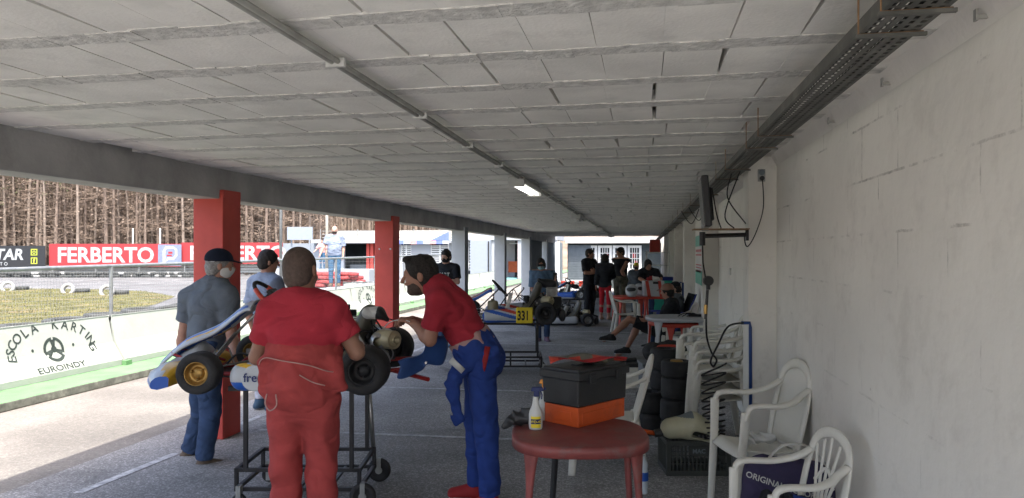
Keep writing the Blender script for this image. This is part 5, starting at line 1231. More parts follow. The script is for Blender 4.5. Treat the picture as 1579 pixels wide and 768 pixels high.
    def pmf(u, v):
        if style == 'A':
            if u > .9: return 0
            vv = v + .10 * math.sin(u * 5); return 1 if abs(vv - .80) < .07 * (1.1 - u) + .035 or abs(vv - .2) < .07 * (1.1 - u) + .035 else (2 if .25 < u < .55 and (abs(vv - .93) < .03 or abs(vv - .07) < .03) else 0)
        return st[min(int(v * len(st)), len(st) - 1)]
    m = MB(); m.grid(pan, 26, 28, pmf); m.build('front_panel', cols, t, smooth=True, solid=.012)
    m = MB(); m.tube([(xf + .15, -.05, .1), (xf - .05, -.03, .33)], .008, n=5); m.tube([(xf + .15, .05, .1), (xf - .05, .03, .33)], .008, n=5); m.build('panel_bracket', 'steel', t)
    # side pods
    for s_ in (-1, 1):
        T = SDF((-.36, min(s_ * .34, s_ * .66), .0), (.36, max(s_ * .34, s_ * .66), .28), .009)
        T.seg((.26, s_ * .5, .10), (-.24, s_ * .53, .125), .085, .10, .07, .085, side=(0, 0, 1), k=.03); T.seg((.2, s_ * .44, .06), (-.2, s_ * .46, .06), .08, .08, .05, .06, side=(0, 0, 1), k=.02, op='-')
        def sf(c_):
            x, z = c_[:, 0], c_[:, 2]; o = np.zeros(len(c_), int)
            if style == 'A': o[z < .075] = 1; o[(np.abs(z - .17 - .2 * (x - .2)) < .012) & (x > .02)] = 2
            elif style == 'B': o[:] = 1; o[np.abs(z - .12 - .25 * x) < .022] = 0; o[np.abs(z - .185 - .25 * x) < .02] = 2; o[z < .05] = 0; o[x > .3] = 0
            else: o[z < .07] = 1
            return o
        pod = T.build('side_pod', cols, t, mf=sf)
        if s_ > 0 and style == 'A':
            m = MB(); m.lathe([(0, .004), (.075, .004), (.08, 0)], (.15, .590, .105), (0, 1, .1), 24); m.build('white_badge', 'fairing_white', pod)
            m = MB(); m.text('freeline', .075, lambda x, z: (.215 - x, .601 + .02 * x, .085 + z), bold=.015); m.build('pod_lettering', 'ink_navy', pod)
        if s_ > 0 and style == 'B':
            m = MB(); m.box((-.235, .615, .125), (.22, .02, .21)); m.build('number_plate', 'plate_yellow', pod, bevel=.01)
            m = MB(); m.text('331', .17, lambda x, z: (-.14 - x * .62, .6275, .065 + z), bold=.035); m.build('number', 'ink_black', pod)
            m = MB(); m.text('SODI', .06, lambda x, z: (.2 - x, .602, .09 + z), bold=.02) if False else m.text('EVO', .07, lambda x, z: (.2 - x, .605, .09 + z), bold=.02); 
    # rear bumper
    if style == 'A':
        pxs = [(425, 490), (480, 470), (560, 455), (605, 425), (622, 380), (632, 330), (665, 312), (735, 318), (762, 312), (777, 370), (768, 440), (742, 512), (700, 522), (640, 514), (616, 530), (600, 552), (540, 585), (480, 610), (440, 617), (418, 606), (432, 560), (440, 525)]
        out_ = []
        for X_, Y_ in pxs:
            dd = 4.62 + (X_ - 420) * .0010; cx_ = sx(520 + X_ / 4.52, dd); out_.append((-(cx_ - kx), -(dd - kd), hz(450 + Y_ / 4.52, dd) - .79))
        cen = Vector((sum(p[0] for p in out_) / len(out_), sum(p[1] for p in out_) / len(out_), sum(p[2] for p in out_) / len(out_)))
        ring = smooth_path(out_ + out_[:1], 3)[:-1]; n_ = len(ring); m = MB(); vs = []
        prof_ = [(1.0, 0), (.97, .028), (.86, .040), (.55, .018), (.2, .006)]
        for sg_ in (1, -1):
            for s1_, h_ in (prof_ if sg_ == 1 else prof_[1:]):
                vs += [cen.lerp(p, s1_) + Vector((0, sg_ * (h_ if sg_ > 0 else -.0) + (0 if sg_ > 0 else -.018 * s1_), 0)) for p in ring]
        fs = [(i * n_ + q, i * n_ + (q + 1) % n_, (i + 1) * n_ + (q + 1) % n_, (i + 1) * n_ + q) for i in range(4) for q in range(n_)]
        fs += [tuple(4 * n_ + q for q in range(n_))]
        fs += [(q, 5 * n_ + q, 5 * n_ + (q + 1) % n_, (q + 1) % n_) for q in range(n_)]
        fs += [((i) * n_ + q, (i + 1) * n_ + q, (i + 1) * n_ + (q + 1) % n_, (i) * n_ + (q + 1) % n_) for i in range(5, 8) for q in range(n_)]
        m.add(vs, fs); m.build('rear_bumper', 'fairing_blue2', t, smooth=True)
        m = MB(); bp_ = Vector(out_[13]).lerp(cen, .35); m.cyl(bp_ + Vector((0, .02, 0)), bp_ + Vector((0, .045, 0)), .008, n=8); m.build('bumper_bolt', 'steel', t)
        m = MB(); m.tube([(-.6, .2, .09), (-.9, .5, .07)], .014, n=7); m.build('bumper_mount', 'chassis_red', t)
    else:
        T = SDF((-.86, -.7, .0), (-.6, .7, .24), .012); T.seg((-.74, -.56, .12), (-.74, .56, .12), .085, .085, .05, .05, side=(0, 0, 1), k=.03); T.build('rear_bumper', 'black_plastic', t)
    return t
def make_cart(label, loc, L_, W_, H_, rz, wheels='big', posts=None):
    t = thing('kart_trolley', label, 'trolley', loc, rz, 'kart trolleys'); m = MB(); rt = .014
    zb = .12; z2 = .245
    for z in (zb, z2):
        for y in (-W_ / 2, W_ / 2): m.box((0, y, z), (L_, .025, .025))
        for x in (-L_ / 2, L_ / 2): m.box((x, 0, z), (.025, W_ + .025, .026))
    for x in (-L_ / 2, -.0, L_ / 2):
        for y in (-W_ / 2, W_ / 2): m.box((x, y, (zb + z2) / 2), (.024, .024, z2 - zb))
    for k in range(1, 4): m.box((-L_ / 2 + L_ * k / 4, 0, zb - .002), (.02, W_, .02))
    m.build('base_frame', 'black_metal', t, bevel=.002)
    for x, y in ((-L_ / 2 + .06, -W_ / 2), (-L_ / 2 + .06, W_ / 2), (L_ / 2 - .05, -W_ / 2), (L_ / 2 - .05, W_ / 2)):
        m = MB(); m.box((x, y + .0, (z2 + H_) / 2), (.026, .024, H_ - z2)); m.build('post', 'black_metal', t)
    m = MB()
    for y in (-W_ / 2, W_ / 2): m.box((0, y, H_), (L_ + .1, .03, .03))
    for x in (-L_ / 2 + .06, L_ / 2 - .05): m.box((x, 0, H_ - .002), (.03, W_, .028))
    m.build('top_rails', 'black_metal', t)
    for x in (-L_ / 2 + .03, L_ / 2):
        for y in (-W_ / 2 - .035, W_ / 2 + .035):
            r_w = .085 if x > 0 and wheels == 'big' else .05; xx = x + (.03 if x > 0 else .0)
            b_ = MB(); b_.box((xx, y, r_w + .035), (.03, .05, max(.02, zb - r_w + .02) + .05)); c_ = b_.build('castor', 'zinc', t)
            w__ = MB(); w__.lathe([(0, .018), (.03, .02), (r_w * .6, .012), (r_w * .65, .02), (r_w * .9, .018), (r_w, .008), (r_w, -.008), (r_w * .9, -.018), (r_w * .65, -.02), (r_w * .6, -.012), (0, -.018)], (xx, y, r_w), (0, 1, 0), 22); w__.build('wheel', 'rubber', c_, smooth=True)
            h__ = MB(); h__.cyl((xx, y - .024, r_w), (xx, y + .024, r_w), r_w * .3, n=12); h__.build('hub', 'zinc', c_)
    return t
kx, kd = (-1.95 - .89) / 2, 5.14
make_cart('black tube trolley carrying the nearest kart, behind the man in red overalls', V(-1.395, 5.12), .80, .52, .775, PSI)
m = MB(); p0, p1 = V(-1.0, 5.42, .12), V(-1.045, 5.4, .80); m.cyl(p0, p1, .018, n=10); tag(m.build('steel_tube', 'steel', smooth=True), 'bare steel tube standing at the right rear corner of the near trolley', 'tube')
make_kart('white, blue and yellow kart with gold front wheels raised on the near trolley', V(kx, kd, .79), PSI + math.pi, 'A', .012)
make_cart('black trolley under kart 331, baskets low to the floor', V(-.02, 10.45), .84, .55, .70, PSI, 'small')
make_kart('kart number 331 with yellow plate and blue and white side pods on a trolley', V(-.07, 10.5, .715), PSI + math.pi, 'B')
make_kart('dark kart with small alloy wheels standing on the floor behind kart 331', V(1.15, 17.6, 0), PSI + math.pi + .1, 'C')
make_cart('third black trolley under the blue and white kart at the back', V(1.55, 21.5), .8, .55, .36, PSI + 1.9, 'small')
make_kart('blue and white kart parked beyond the dark kart, nose turned to the lane', V(1.75, 21.5, .375), PSI + math.pi - .5, 'D')
# bits on the near kart
T = SDF((-.16, -.12, -.02), (.16, .12, .16), .007); T.seg((-.06, 0, .05), (.03, 0, .07), .06, .07, .05, .05, side=(0, 1, 0), k=.03); T.seg((.03, 0, .07), (.11, 0, .03), .06, .03, .04, .02, side=(0, 1, 0), k=.04)
o = T.build('filter_cover', ['fabric_white', 'black_plastic'], None, mf=lambda c: (c[:, 0] > .02).astype(int)); o.location = D(576, 494, 5.0); o.scale = (.8, .8, .8); o.rotation_euler = (0, .2, PSI); tag(o, 'small white and black moulded cover resting on top of the near kart engine', 'cover')
m = MB(); pts = [D(592, 505, 4.9), D(603, 496, 4.9), D(620, 493, 4.85), D(632, 496, 4.8)]; m.tube(smooth_path(pts, 6), .0035, n=5); tag(m.build('cable', 'fabric_white', smooth=True), 'thin pale cable running from the engine to the hand of the leaning man', 'cable')
# ============================================================ PLASTIC FURNITURE
def chair(label, loc, rz, style='fan', group='white plastic garden chairs', mname='chair_white'):
    """faces -x"""
    t = thing('garden_chair', label, 'chair', loc, rz, group)
    sh_ = .42; hw = .23
    def seat(u, v):
        x = -.24 + .46 * u; y = (v - .5) * 2 * (hw - .01); return (x, y, sh_ - .02 * math.sin(u * math.pi) - .025 * u - (.05 * max(0, .12 - u) / .12) ** 1 + .03 * abs(v - .5) ** 2)
    m = MB(); m.grid(seat, 14, 12); m.build('seat', mname, t, smooth=True, solid=.008)
    for s_ in (-1, 1):
        m = MB(); m.sweep(smooth_path([(-.25, s_ * hw, .0), (-.235, s_ * hw, .22), (-.215, s_ * (hw + .012), .45), (-.203, s_ * (hw + .03), .63)], 5), [.055 + .0012 * i for i in range(16)], .03, (1, 0, 0)); m.build('leg', mname, t, smooth=True)
        m = MB(); m.sweep(smooth_path([(.29, s_ * (hw - .01), .0), (.25, s_ * (hw - .02), .22), (.215, s_ * (hw - .03), .42)], 5), [.05 + .001 * i for i in range(11)], .03, (1, 0, 0)); m.build('leg', mname, t, smooth=True)
        m = MB(); m.sweep(smooth_path([(-.205, s_ * (hw + .03), .585), (-.185, s_ * (hw + .035), .645), (-.12, s_ * (hw + .035), .665), (.05, s_ * (hw + .03), .66), (.16, s_ * (hw + .01), .675), (.23, s_ * (hw - .02), .70), (.305, s_ * (hw - .03), .735)], 6), [.04] * 4 + [.05] * 4 + [.064] * 40, .030, (0, 1, 0)); m.build('armrest', mname, t, smooth=True)
    # backrest outline
    bx = lambda z: .215 + (z - .40) * .28
    out = [(bx(.40), -.20, .40), (bx(.56), -.215, .56), (bx(.72), -.205, .72), (bx(.82), -.15, .82), (bx(.86), 0, .86), (bx(.82), .15, .82), (bx(.72), .205, .72), (bx(.56), .215, .56), (bx(.40), .20, .40)]
    if style == 'fan':
        m = MB(); m.sweep(smooth_path(out, 6), .026, .058, (1, 0, -.28)); m.sweep([(bx(.43), -.2, .43), (bx(.42), 0, .42), (bx(.43), .2, .43)], .05, .02, (.28, 0, 1))
        for q in (-1, -.5, 0, .5, 1): m.sweep(smooth_path([(bx(.44), q * .04, .44), (bx(.6), q * .09, .6), (bx(.82), q * .17, .835 - abs(q) * .05)], 5), .026, .010, (0, 1, 0))
        m.tube(smooth_path([(bx(.6), -.1, .6), (bx(.68), 0, .68), (bx(.6), .1, .6)], 5), .011, n=6); m.build('backrest', mname, t, smooth=True)
    elif style == 'ribbed':
        m = MB(); m.sweep(smooth_path(out, 6), .022, .05, (1, 0, -.28))
        def bk(u, v):
            z = .41 + .44 * u; wd = .2 if u < .7 else .2 * math.sqrt(max(0, 1 - ((u - .7) / .36) ** 2)); y = (v - .5) * 2 * wd; return (bx(z) + .006 * (1 if int(v * 26) % 2 else -1), y, z)
        m.grid(bk, 14, 52); m.build('backrest', mname, t, smooth=False, solid=.006)
    else:
        m = MB(); m.sweep(smooth_path(out, 6), .022, .05, (1, 0, -.28))
        def bk(u, v):
            z = .41 + .44 * u; wd = .2 if u < .7 else .2 * math.sqrt(max(0, 1 - ((u - .7) / .36) ** 2)); y = (v - .5) * 2 * wd; return (bx(z) + .01, y, z)
        m.grid(bk, 10, 10); m.build('backrest', mname, t, smooth=True, solid=.007)
    return t
def table(label, loc, rz, top_m='table_red', legs=None, w_=.7, h=.72, group=None, lw=.07, shift=None):
    t = thing('plastic_table', label, 'table', loc, rz, group); legs = legs or [top_m] * 4
    m = MB(); n = 40; r = []
    for a in range(n):
        c, d_ = math.cos(a * math.tau / n), math.sin(a * math.tau / n); r.append((math.copysign(abs(c) ** .72, c) * w_ / 2, math.copysign(abs(d_) ** .72, d_) * w_ / 2))
    rings = [(0, h), (.93, h), (.985, h - .003), (1.0, h - .014), (1.0, h - .055), (.985, h - .055), (.98, h - .02), (0, h - .02)]
    vs = [(x * k, y * k, z) for k, z in rings for x, y in r]
    m.add(vs, [(i * n + a, i * n + (a + 1) % n, (i + 1) * n + (a + 1) % n, (i + 1) * n + a) for i in range(len(rings) - 1) for a in range(n)]); m.build('tabletop', top_m, t, smooth=True)
    for i, (sx_, sy_) in enumerate(((-1, -1), (1, -1), (1, 1), (-1, 1))):
        q = w_ * .365; m = MB(); dg = Vector((sx_, sy_, 0)).normalized(); sd = Vector((-sy_, sx_, 0)).normalized(); o1 = w_ * .055
        pth = smooth_path([(sx_ * q, sy_ * q, h - .03), (sx_ * (q + .012), sy_ * (q + .012), h * .6), (sx_ * (q + o1), sy_ * (q + o1), 0)], 5)
        k_ = len(pth); pth = [p_ + Vector(shift[i]) for p_ in pth] if shift else pth; m.sweep(pth, [lw * 1.7 - (lw * 1.0) * min(1, j / (k_ * .35)) - .02 * j / k_ for j in range(k_)], .03, sd); o = m.build('leg', legs[i], t, smooth=True)
        if legs[i] != top_m: o['label'] = 'leg of another colour'
    return t
table('worn dark red plastic table with one black leg in the foreground', at(893, 3.93), PSI, 'table_red', ['table_red', 'table_red', 'table_red', 'black_plastic'], .71, .72, lw=.065, shift=[(0, 0, 0), (0, 0, 0), (.02, -.06, 0), (.155, -.02, 0)])

# put the odd black leg where the photograph shows it, a support under the middle
T1z = .72
tb = thing('tool_box', 'black tool box with orange base and thick lid on the dark red table', 'tool box', at(887 + 12, 4.2, T1z + .001), PSI + math.atan2(.32, .309))
m = MB(); m.box((.02, 0, .053), (.42, .24, .105)); m.box((.02, -.121, .045), (.36, .006, .06)); m.box((-.191, 0, .05), (.006, .14, .05)); m.build('base_tray', 'orange_plastic', tb, bevel=.006)
m = MB(); m.box((.02, 0, .18), (.432, .252, .145), top=(1.02, 1.03)); m.build('body', 'black_plastic', tb, bevel=.008)
m = MB(); m.box((.02, 0, .272), (.462, .285, .045)); m.box((.02, 0, .300), (.44, .262, .02), top=(.97, .95)); m.box((.02, 0, .312), (.2, .05, .012)); m.build('lid', 'black_plastic', tb, bevel=.012)
for q in (-.1, .14):
    m = MB(); m.box((q, -.148, .255), (.05, .012, .05)); m.build('latch', 'black_plastic', tb, bevel=.003)
# crumpled red and black visor strip on the lid
m = MB()
def cr(u, v):
    x = -.2 + .42 * u; y = -.05 + .1 * v + .03 * math.sin(u * 5); return (x, y, .012 + .014 * math.sin(u * 9 + v * 3) + .02 * math.sin(u * 4 + 1) * v + .012)
m.grid(cr, 26, 8, lambda u, v: 0 if v < .35 and u > .12 else (1 if (int(u * 7) % 2) or v > .7 else 2)); o = m.build('folded_sticker_sheet', ['shoe_red', 'seat_grey', 'fairing_red'], smooth=True, solid=.003)
o.location = at(903, 4.12, T1z + .33); o.rotation_euler = (.1, -.08, PSI + .05); tag(o, 'crumpled red and black moulded strip lying on the tool box lid', 'plastic strip')
T = SDF((-.1, -.07, -.01), (.1, .07, .08), .006); T.seg((-.06, 0, .025), (.06, .01, .022), .045, .04, .022, .02, side=(0, 1, 0)); T.folds(.006, 2); o = T.build('cloth_pad', 'seat_grey'); o.location = at(918, 4.2, T1z + .316); o.rotation_euler = (0, 0, PSI); tag(o, 'flat dark pad under the red strip on the tool box lid', 'pad')
def spray(label, loc, head, trig, lab, rz):
    t = thing('spray_bottle', label, 'spray bottle', loc, rz, 'spray bottles on the red table')
    m = MB(); m.lathe([(0, 0), (.034, 0), (.037, .008), (.037, .075), (.034, .095), (.02, .125), (.0155, .15), (.0155, .172), (0, .172)], n=24); m.build('bottle', 'bottle_white', t, smooth=True)
    m = MB(); m.box((.004, 0, .19), (.03, .026, .036)); m.box((.008, 0, .212), (.07, .028, .022), top=(.8, .8)); m.box((.047, 0, .214), (.012, .018, .014)); hd_ = m.build('spray_head', head, t, bevel=.004)
    m = MB(); m.sweep([(.026, 0, .20), (.034, 0, .18), (.031, 0, .158)], .014, .007, (0, 1, 0)); m.build('trigger', trig, hd_, smooth=True)
    if lab:
        c = lambda x, z, r: (r * math.sin(x / .037), -r * math.cos(x / .037), z)
        m = MB(); m.grid(lambda u, v: c(-.028 + .056 * u, .012 + .06 * v, .0376), 10, 1); lb = m.build('label', 'label_yellow', t)
        m = MB(); m.grid(lambda u, v: c(-.028 + .056 * u, .032 + .026 * v, .0379), 10, 1); m.build('label_panel', 'label_navy', lb)
        m = MB(); m.text('WD-40', .019, lambda x, z: c(x, .038 + z, .0384), bold=.02, align='CENTER'); m.build('lettering', 'label_yellow', lb)
    return t
spray('white spray bottle with navy head and yellow WD-40 label on the red table', at(826, 3.97, .721), 'label_navy', 'label_navy', True, PSI)
spray('clear spray bottle with yellow and orange trigger behind the WD-40 bottle', at(839, 4.2, .721), 'orange_tip', 'orange_tip', False, PSI - .3)
T = SDF((-.12, -.1, -.02), (.12, .1, .13), .006); T.seg((-.03, 0, .035), (.05, 0, .05), .05, .05, .04, .045, side=(0, 1, 0)); T.seg((-.05, 0, .03), (-.09, -.02, -.0), .025, .012, k=.03); T.seg((.04, 0, .07), (.06, .0, .1), .02, .012, k=.03); T.folds(.008, 1.6); o = T.build('plastic_bag', 'black_plastic'); o.location = at(803, 4.05, .722); o.rotation_euler = (0, 0, PSI); tag(o, 'crumpled black bag at the left edge of the red table', 'bag')
# other tables
table('grey plastic table nested on a red one beside the reclining person', at(1041, 10.45), PSI, 'table_grey', ['table_grey', 'table_grey', 'table_grey', 'table_grey'], .80, .78, 'stacked plastic tables', lw=.10)
table('red plastic table under the grey one beside the reclining person', at(1044, 10.55), PSI + .35, 'table_red2', None, .74, .70, 'stacked plastic tables', lw=.08)
table('far red plastic table carrying the helmet and the red and white box, left one', at(972, 16.6), PSI + .1, 'table_red2', None, .8, .72, 'far red tables', lw=.09)
table('far red plastic table carrying the red and white box, right one', at(1012, 16.7), PSI - .05, 'table_red2', None, .75, .72, 'far red tables', lw=.09)
t = thing('cardboard_box', 'white box with red slanted bands on the far red table', 'box', at(1007, 16.5, .722), PSI)
m = MB(); m.box((0, 0, .17), (.44, .3, .34)); m.build('carton', 'fairing_white', t, bevel=.01)
m = MB()
for q in (-.1, .17): m.prism([(q - .05, 0), (q + .03, 0), (q - .03, .342), (q - .1, .342)], Matrix.Translation((0, -.151, 0)) @ Matrix.Rotation(math.pi / 2, 4, 'X'), .004)
m.build('red_bands', 'fairing_red', t)
m = MB(); m.box((.03, -.154, .3), (.12, .006, .05)); m.build('handle_slot', 'black_plastic', t)
def helmet(label, loc, rz, shell='fairing_white'):
    t = thing('racing_helmet', label, 'helmet', loc, rz, 'helmets'); T = SDF((-.2, -.2, -.02), (.2, .2, .3), .008)
    T.seg((.0, 0, .11), (.0, 0, .15), .125, .125, .135, .135, k=.03); T.seg((-.1, 0, .06), (-.06, 0, .09), .07, .08, k=.05); T.ell((-.13, 0, .16), (.09, .12, .045), k=.01, op='-'); T.half((0, 0, .0), (0, 0, -1)); sh = T.build('shell', shell, t)
    T = SDF((-.2, -.2, -.02), (.2, .2, .3), .008); T.seg((-.0, 0, .15), (.0, 0, .165), .118, .118, .128, .128, k=.03); T.half((.0, 0, 0), (1, 0, 0)); T.half((0, 0, .2), (0, 0, 1)); T.half((0, 0, .115), (0, 0, -1)); T.build('visor', 'black_plastic', t)
    return t
helmet('white helmet with dark visor opening on the far red table', at(974, 16.3, .722), PSI + 1.3)
helmet('second pale helmet half hidden behind the white box', at(986, 16.75, .722), PSI + 2.0)
T = SDF((-.2, -.1, -.02), (.2, .1, .14), .01); T.seg((-.08, 0, .04), (-.02, 0, .06), .05, .05, k=.02); T.seg((.04, 0, .04), (.12, 0, .05), .05, .05, k=.02); T.folds(.01, 1.5); o = T.build('gloves', ['shoe_red', 'fabric_white'], mf=lambda c: (c[:, 0] > 0).astype(int)); o.location = at(1006, 16.5, 1.064); tag(o, 'red and white racing gloves on top of the white box', 'gloves')
# chairs
chair('white ribbed chair turned left between the red table and the tyre stack', at(935, 5.75), PSI - .15, 'ribbed')
cA = chair('white chair against the right wall beside the pilaster, crumpled cloth on its seat', V(1.54, 4.72), PSI + .12, 'solid'); cA.scale = (.84, .92, 1.11)
cB = chair('white fan-backed chair at the bottom right corner, jacket on its seat', V(1.28, 3.52), PSI + .10, 'fan'); cB.scale = (.74, .84, .93)
for k, lab in enumerate(('lowest white chair in the stack behind the black air hose', 'second white chair in the stack behind the air hose', 'third white chair in the stack behind the air hose', 'topmost white chair in the stack behind the air hose')):
    chair(lab, V(1.78 - k * .01, 6.6, k * .082), PSI, 'fan')
for k, lab in enumerate(('lower white chair of the far pair beside the grey table', 'upper white chair of the far pair beside the grey table')):
    chair(lab, V(2.42, 9.0, k * .085), PSI, 'fan')
chair('white chair standing under the reclining person', V(sx(1040, 11.85), 11.85, -.0), PSI, 'solid')
chair('white chair behind the grey table, partly hidden by its legs', V(sx(1062, 11.2), 11.2, 0), PSI + .3, 'fan')
chair('white chair beside the far red table next to the camouflage trousers', V(sx(966, 15.6), 15.6, 0), PSI + math.pi, 'fan')
# blue folding chair frame
t = thing('folding_chair', 'blue tubular folding chair behind the reclining person', 'chair', at(1032, 13.3), PSI)
for s_ in (-.26, .26):
    m = MB(); m.tube([(.30, s_, 0), (-.25, s_, .50)], .014, n=6); m.tube([(-.28, s_, 0), (.22, s_, .48), (.42, s_, .95)], .014, n=6); m.tube([(-.28, s_, .62), (.24, s_, .62)], .02, n=6); m.build('side_frame', 'blue_plastic', t, smooth=True)
m = MB(); m.grid(lambda u, v: (-.22 + .44 * u, -.25 + .5 * v, .47 - .05 * math.sin(u * 3)), 6, 4); m.grid(lambda u, v: (.24 + .16 * u, -.25 + .5 * v, .5 + .45 * u), 6, 4); m.build('fabric', 'tee_black', t, smooth=True, solid=.01)
# cloth on chair
T = SDF((-.16, -.12, -.02), (.16, .12, .12), .006); T.seg((-.06, 0, .03), (.07, .02, .035), .07, .06, .035, .03, side=(0, 1, 0)); T.folds(.012, 1.5); o = T.build('crumpled_cloth', 'fabric_white'); o.location = V(1.53, 4.64, .475); tag(o, 'crumpled white cloth on the seat of the wall chair', 'cloth')
# purple kit bag
T = SDF((-.32, -.2, 0), (.32, .22, .62), .008); T.seg((-.15, 0, .18), (.17, 0, .18), .17, .17, .10, .10, side=(0, 0, 1), k=.03); T.seg((-.14, .02, .33), (.14, .02, .30), .10, .10, .08, .08, side=(0, 0, 1), k=.06); T.half((0, 0, .012), (0, 0, -1)); T.folds(.004, .7)
bag = thing('kit_bag', 'purple fabric kit bag lettered ORIGINAL MOTORSPORT behind the front chair', 'bag', V(1.50, 4.07, .12), PSI - .12)
T.build('bag_body', 'purple_bag', bag); m = MB(); m.text('ORIGINAL MOTORSPORT', .044, lambda x, z: (x * .94 - z * -.2, -.128 + .3 * abs(x) ** 2.2 * 2, .27 + z - x * .27), bold=.02, align='CENTER'); m.build('lettering', 'fabric_white', bag)
m = MB(); m.sweep(smooth_path([(-.1, -.02, .42), (-.02, -.04, .50), (.12, -.04, .48), (.26, -.06, .30), (.3, -.06, .12)], 6), .04, .008, (0, 1, 0)); m.build('strap', 'fabric_white', bag, smooth=True)
m = MB(); m.box((0, 0, .066), (.6, .36, .13)); o = m.build('storage_case', 'black_plastic', bevel=.01); o.location = V(1.52, 4.07, 0); o.rotation_euler = (0, 0, PSI); tag(o, 'low black case under the purple bag', 'case')
T = SDF((-.2, -.2, -.02), (.2, .2, .24), .008); T.seg((-.08, 0, .06), (.08, .02, .07), .10, .1, .07, .07, side=(0, 1, 0)); T.seg((0, -.08, .08), (.1, -.1, .1), .05, .04, k=.03); T.folds(.014, 1.2); o = T.build('dark_jacket', ['tee_black', 'overall_blue'], mf=lambda c: ((c[:, 0] > .02) & (c[:, 1] < .0)).astype(int)); o.location = V(1.29, 3.5, .39); tag(o, 'bundled black and blue jacket on the seat of the front chair', 'jacket')
T = SDF((-.16, -.16, -.01), (.16, .16, .3), .007); T.seg((0, 0, .12), (0, 0, .14), .12, .12, k=.03); T.ell((0, 0, .26), (.09, .09, .09), k=.01, op='-'); T.half((0, 0, 0), (0, 0, -1)); o = T.build('black_bucket', 'black_plastic'); o.location = V(sx(1131, 4.0), 4.0, .02); tag(o, 'black open pot at the foot of the wall chairs', 'pot')
m = MB(); m.box((0, 0, .17), (.34, .42, .34)); o = m.build('grey_case', 'grey_box', bevel=.02); o.location = V(1.73, 3.95, 0); o.rotation_euler = (0, 0, PSI); tag(o, 'dark grey case on the floor against the wall behind the front chair', 'case')
# tyre stacks
def kt(w_): 
    mb = MB(); r = .138; rr = .07
    mb.lathe([(rr, w_ * .40), (rr * 1.05, w_ * .5), (r * .74, w_ * .52), (r * .9, w_ * .50), (r * .97, w_ * .43), (r, w_ * .28), (r, -w_ * .28), (r * .97, -w_ * .43), (r * .9, -w_ * .50), (r * .74, -w_ * .52), (rr * 1.05, -w_ * .5), (rr, -w_ * .4), (rr, w_ * .4)], n=32)
    me = bpy.data.meshes.new('kart_tyre'); me.from_pydata(mb.v, [], mb.f); me.update(); me.materials.append(M['rubber']); me.shade_smooth(); return me
K1, K2 = kt(.135), kt(.185)
def stack(px, d, ws, names, z0=0):
    z = z0
    for w_, nm in zip(ws, names):
        o = bpy.data.objects.new('tyre', K1 if w_ < .16 else K2); C.objects.link(o); o.location = at(px + R.uniform(-1, 1), d, z + w_ * .52); o.rotation_euler = (R.uniform(-.03, .03), R.uniform(-.03, .03), R.uniform(0, 6)); tag(o, nm, 'tyre', 'stacked kart tyres'); z += w_ * 1.04
    return z
z = stack(1043, 6.55, (.185, .185, .185, .135), ('bottom tyre of the tall front stack beside the white chairs', 'second tyre from the floor in the tall front tyre stack', 'third tyre from the floor in the tall front tyre stack', 'narrow top tyre of the tall front stack, yellow hub inside'))
o = MB().lathe([(0, .02), (.05, .02), (.062, .0), (.05, -.03)], n=20).build('wheel_hub', 'gold_rim', smooth=True); o.location = at(1043, 6.55, z - .015); tag(o, 'yellow metal hub lying in the top tyre of the tall stack', 'hub')
stack(1025, 7.0, (.185, .185, .185, .185), ('bottom tyre of the stack just behind the tall one', 'second tyre of the stack just behind the tall one', 'third tyre of the stack just behind the tall one', 'top tyre of the stack just behind the tall one'))
stack(1004, 6.9, (.185, .185), ('lower tyre of the short left tyre stack', 'upper tyre of the short left tyre stack'))
# crate, jug, orange handle
t = thing('crate', 'dark grey slatted crate lettered MAC holding the beige jug', 'crate', at(1069, 5.72, 0), PSI)
m = MB(); W_, H_, D_ = .47, .26, .34
for y_ in (-D_ / 2, D_ / 2):
    m.box((0, y_, H_ - .018), (W_, .014, .036)); m.box((0, y_, .02), (W_, .014, .04))
    for k in range(16): m.box((-W_ / 2 + W_ * (k + .5) / 16, y_, H_ / 2), (.009, .010, H_ - .06))
    for z_ in (.09, .15): m.box((0, y_, z_), (W_ - .02, .008, .008))
    m.box((0, y_, .185), (.14, .0125, .075))
for x_ in (-W_ / 2, W_ / 2):
    m.box((x_, 0, H_ - .018), (.014, D_ - .015, .036)); m.box((x_, 0, .02), (.014, D_ - .015, .04))
    for k in range(10): m.box((x_, -D_ / 2 + D_ * (k + .5) / 10, H_ / 2), (.010, .009, H_ - .06))
for x_ in (-1, 1):
    for y_ in (-1, 1): m.box((x_ * (W_ / 2 - .012), y_ * (D_ / 2 - .012), H_ / 2), (.034, .034, H_ + .004))
m.box((0, 0, .01), (W_ - .02, D_ - .02, .012)); m.build('crate_body', 'crate_dark', t, bevel=.002)
m = MB(); m.text('MAC', .045, lambda x, z_: (x, -D_ / 2 - .0075, .17 + z_), bold=.03, align='CENTER'); m.build('lettering', 'shutter_grey', t)
T = SDF((-.3, -.12, -.12), (.3, .12, .2), .007); T.seg((-.14, 0, .03), (.02, 0, .05), .085, .085, .075, .095, side=(0, 1, 0), k=.04); T.seg((.02, 0, .05), (.15, 0, -.0), .085, .07, .095, .075, side=(0, 1, 0), k=.04); T.seg((.03, 0, .0), (.13, 0, -.03), .12, .12, .028, .024, side=(0, 1, 0), k=.02, op='-')
jg = thing('fuel_jug', 'beige plastic fuel jug lying tilted on the MAC crate', 'jug', at(1063, 5.55, .325), PSI); o = T.build('jug_body', ['jug', 'shutter_grey'], jg, mf=lambda c: ((c[:, 2] > .118) & (c[:, 0] < .02)).astype(int))
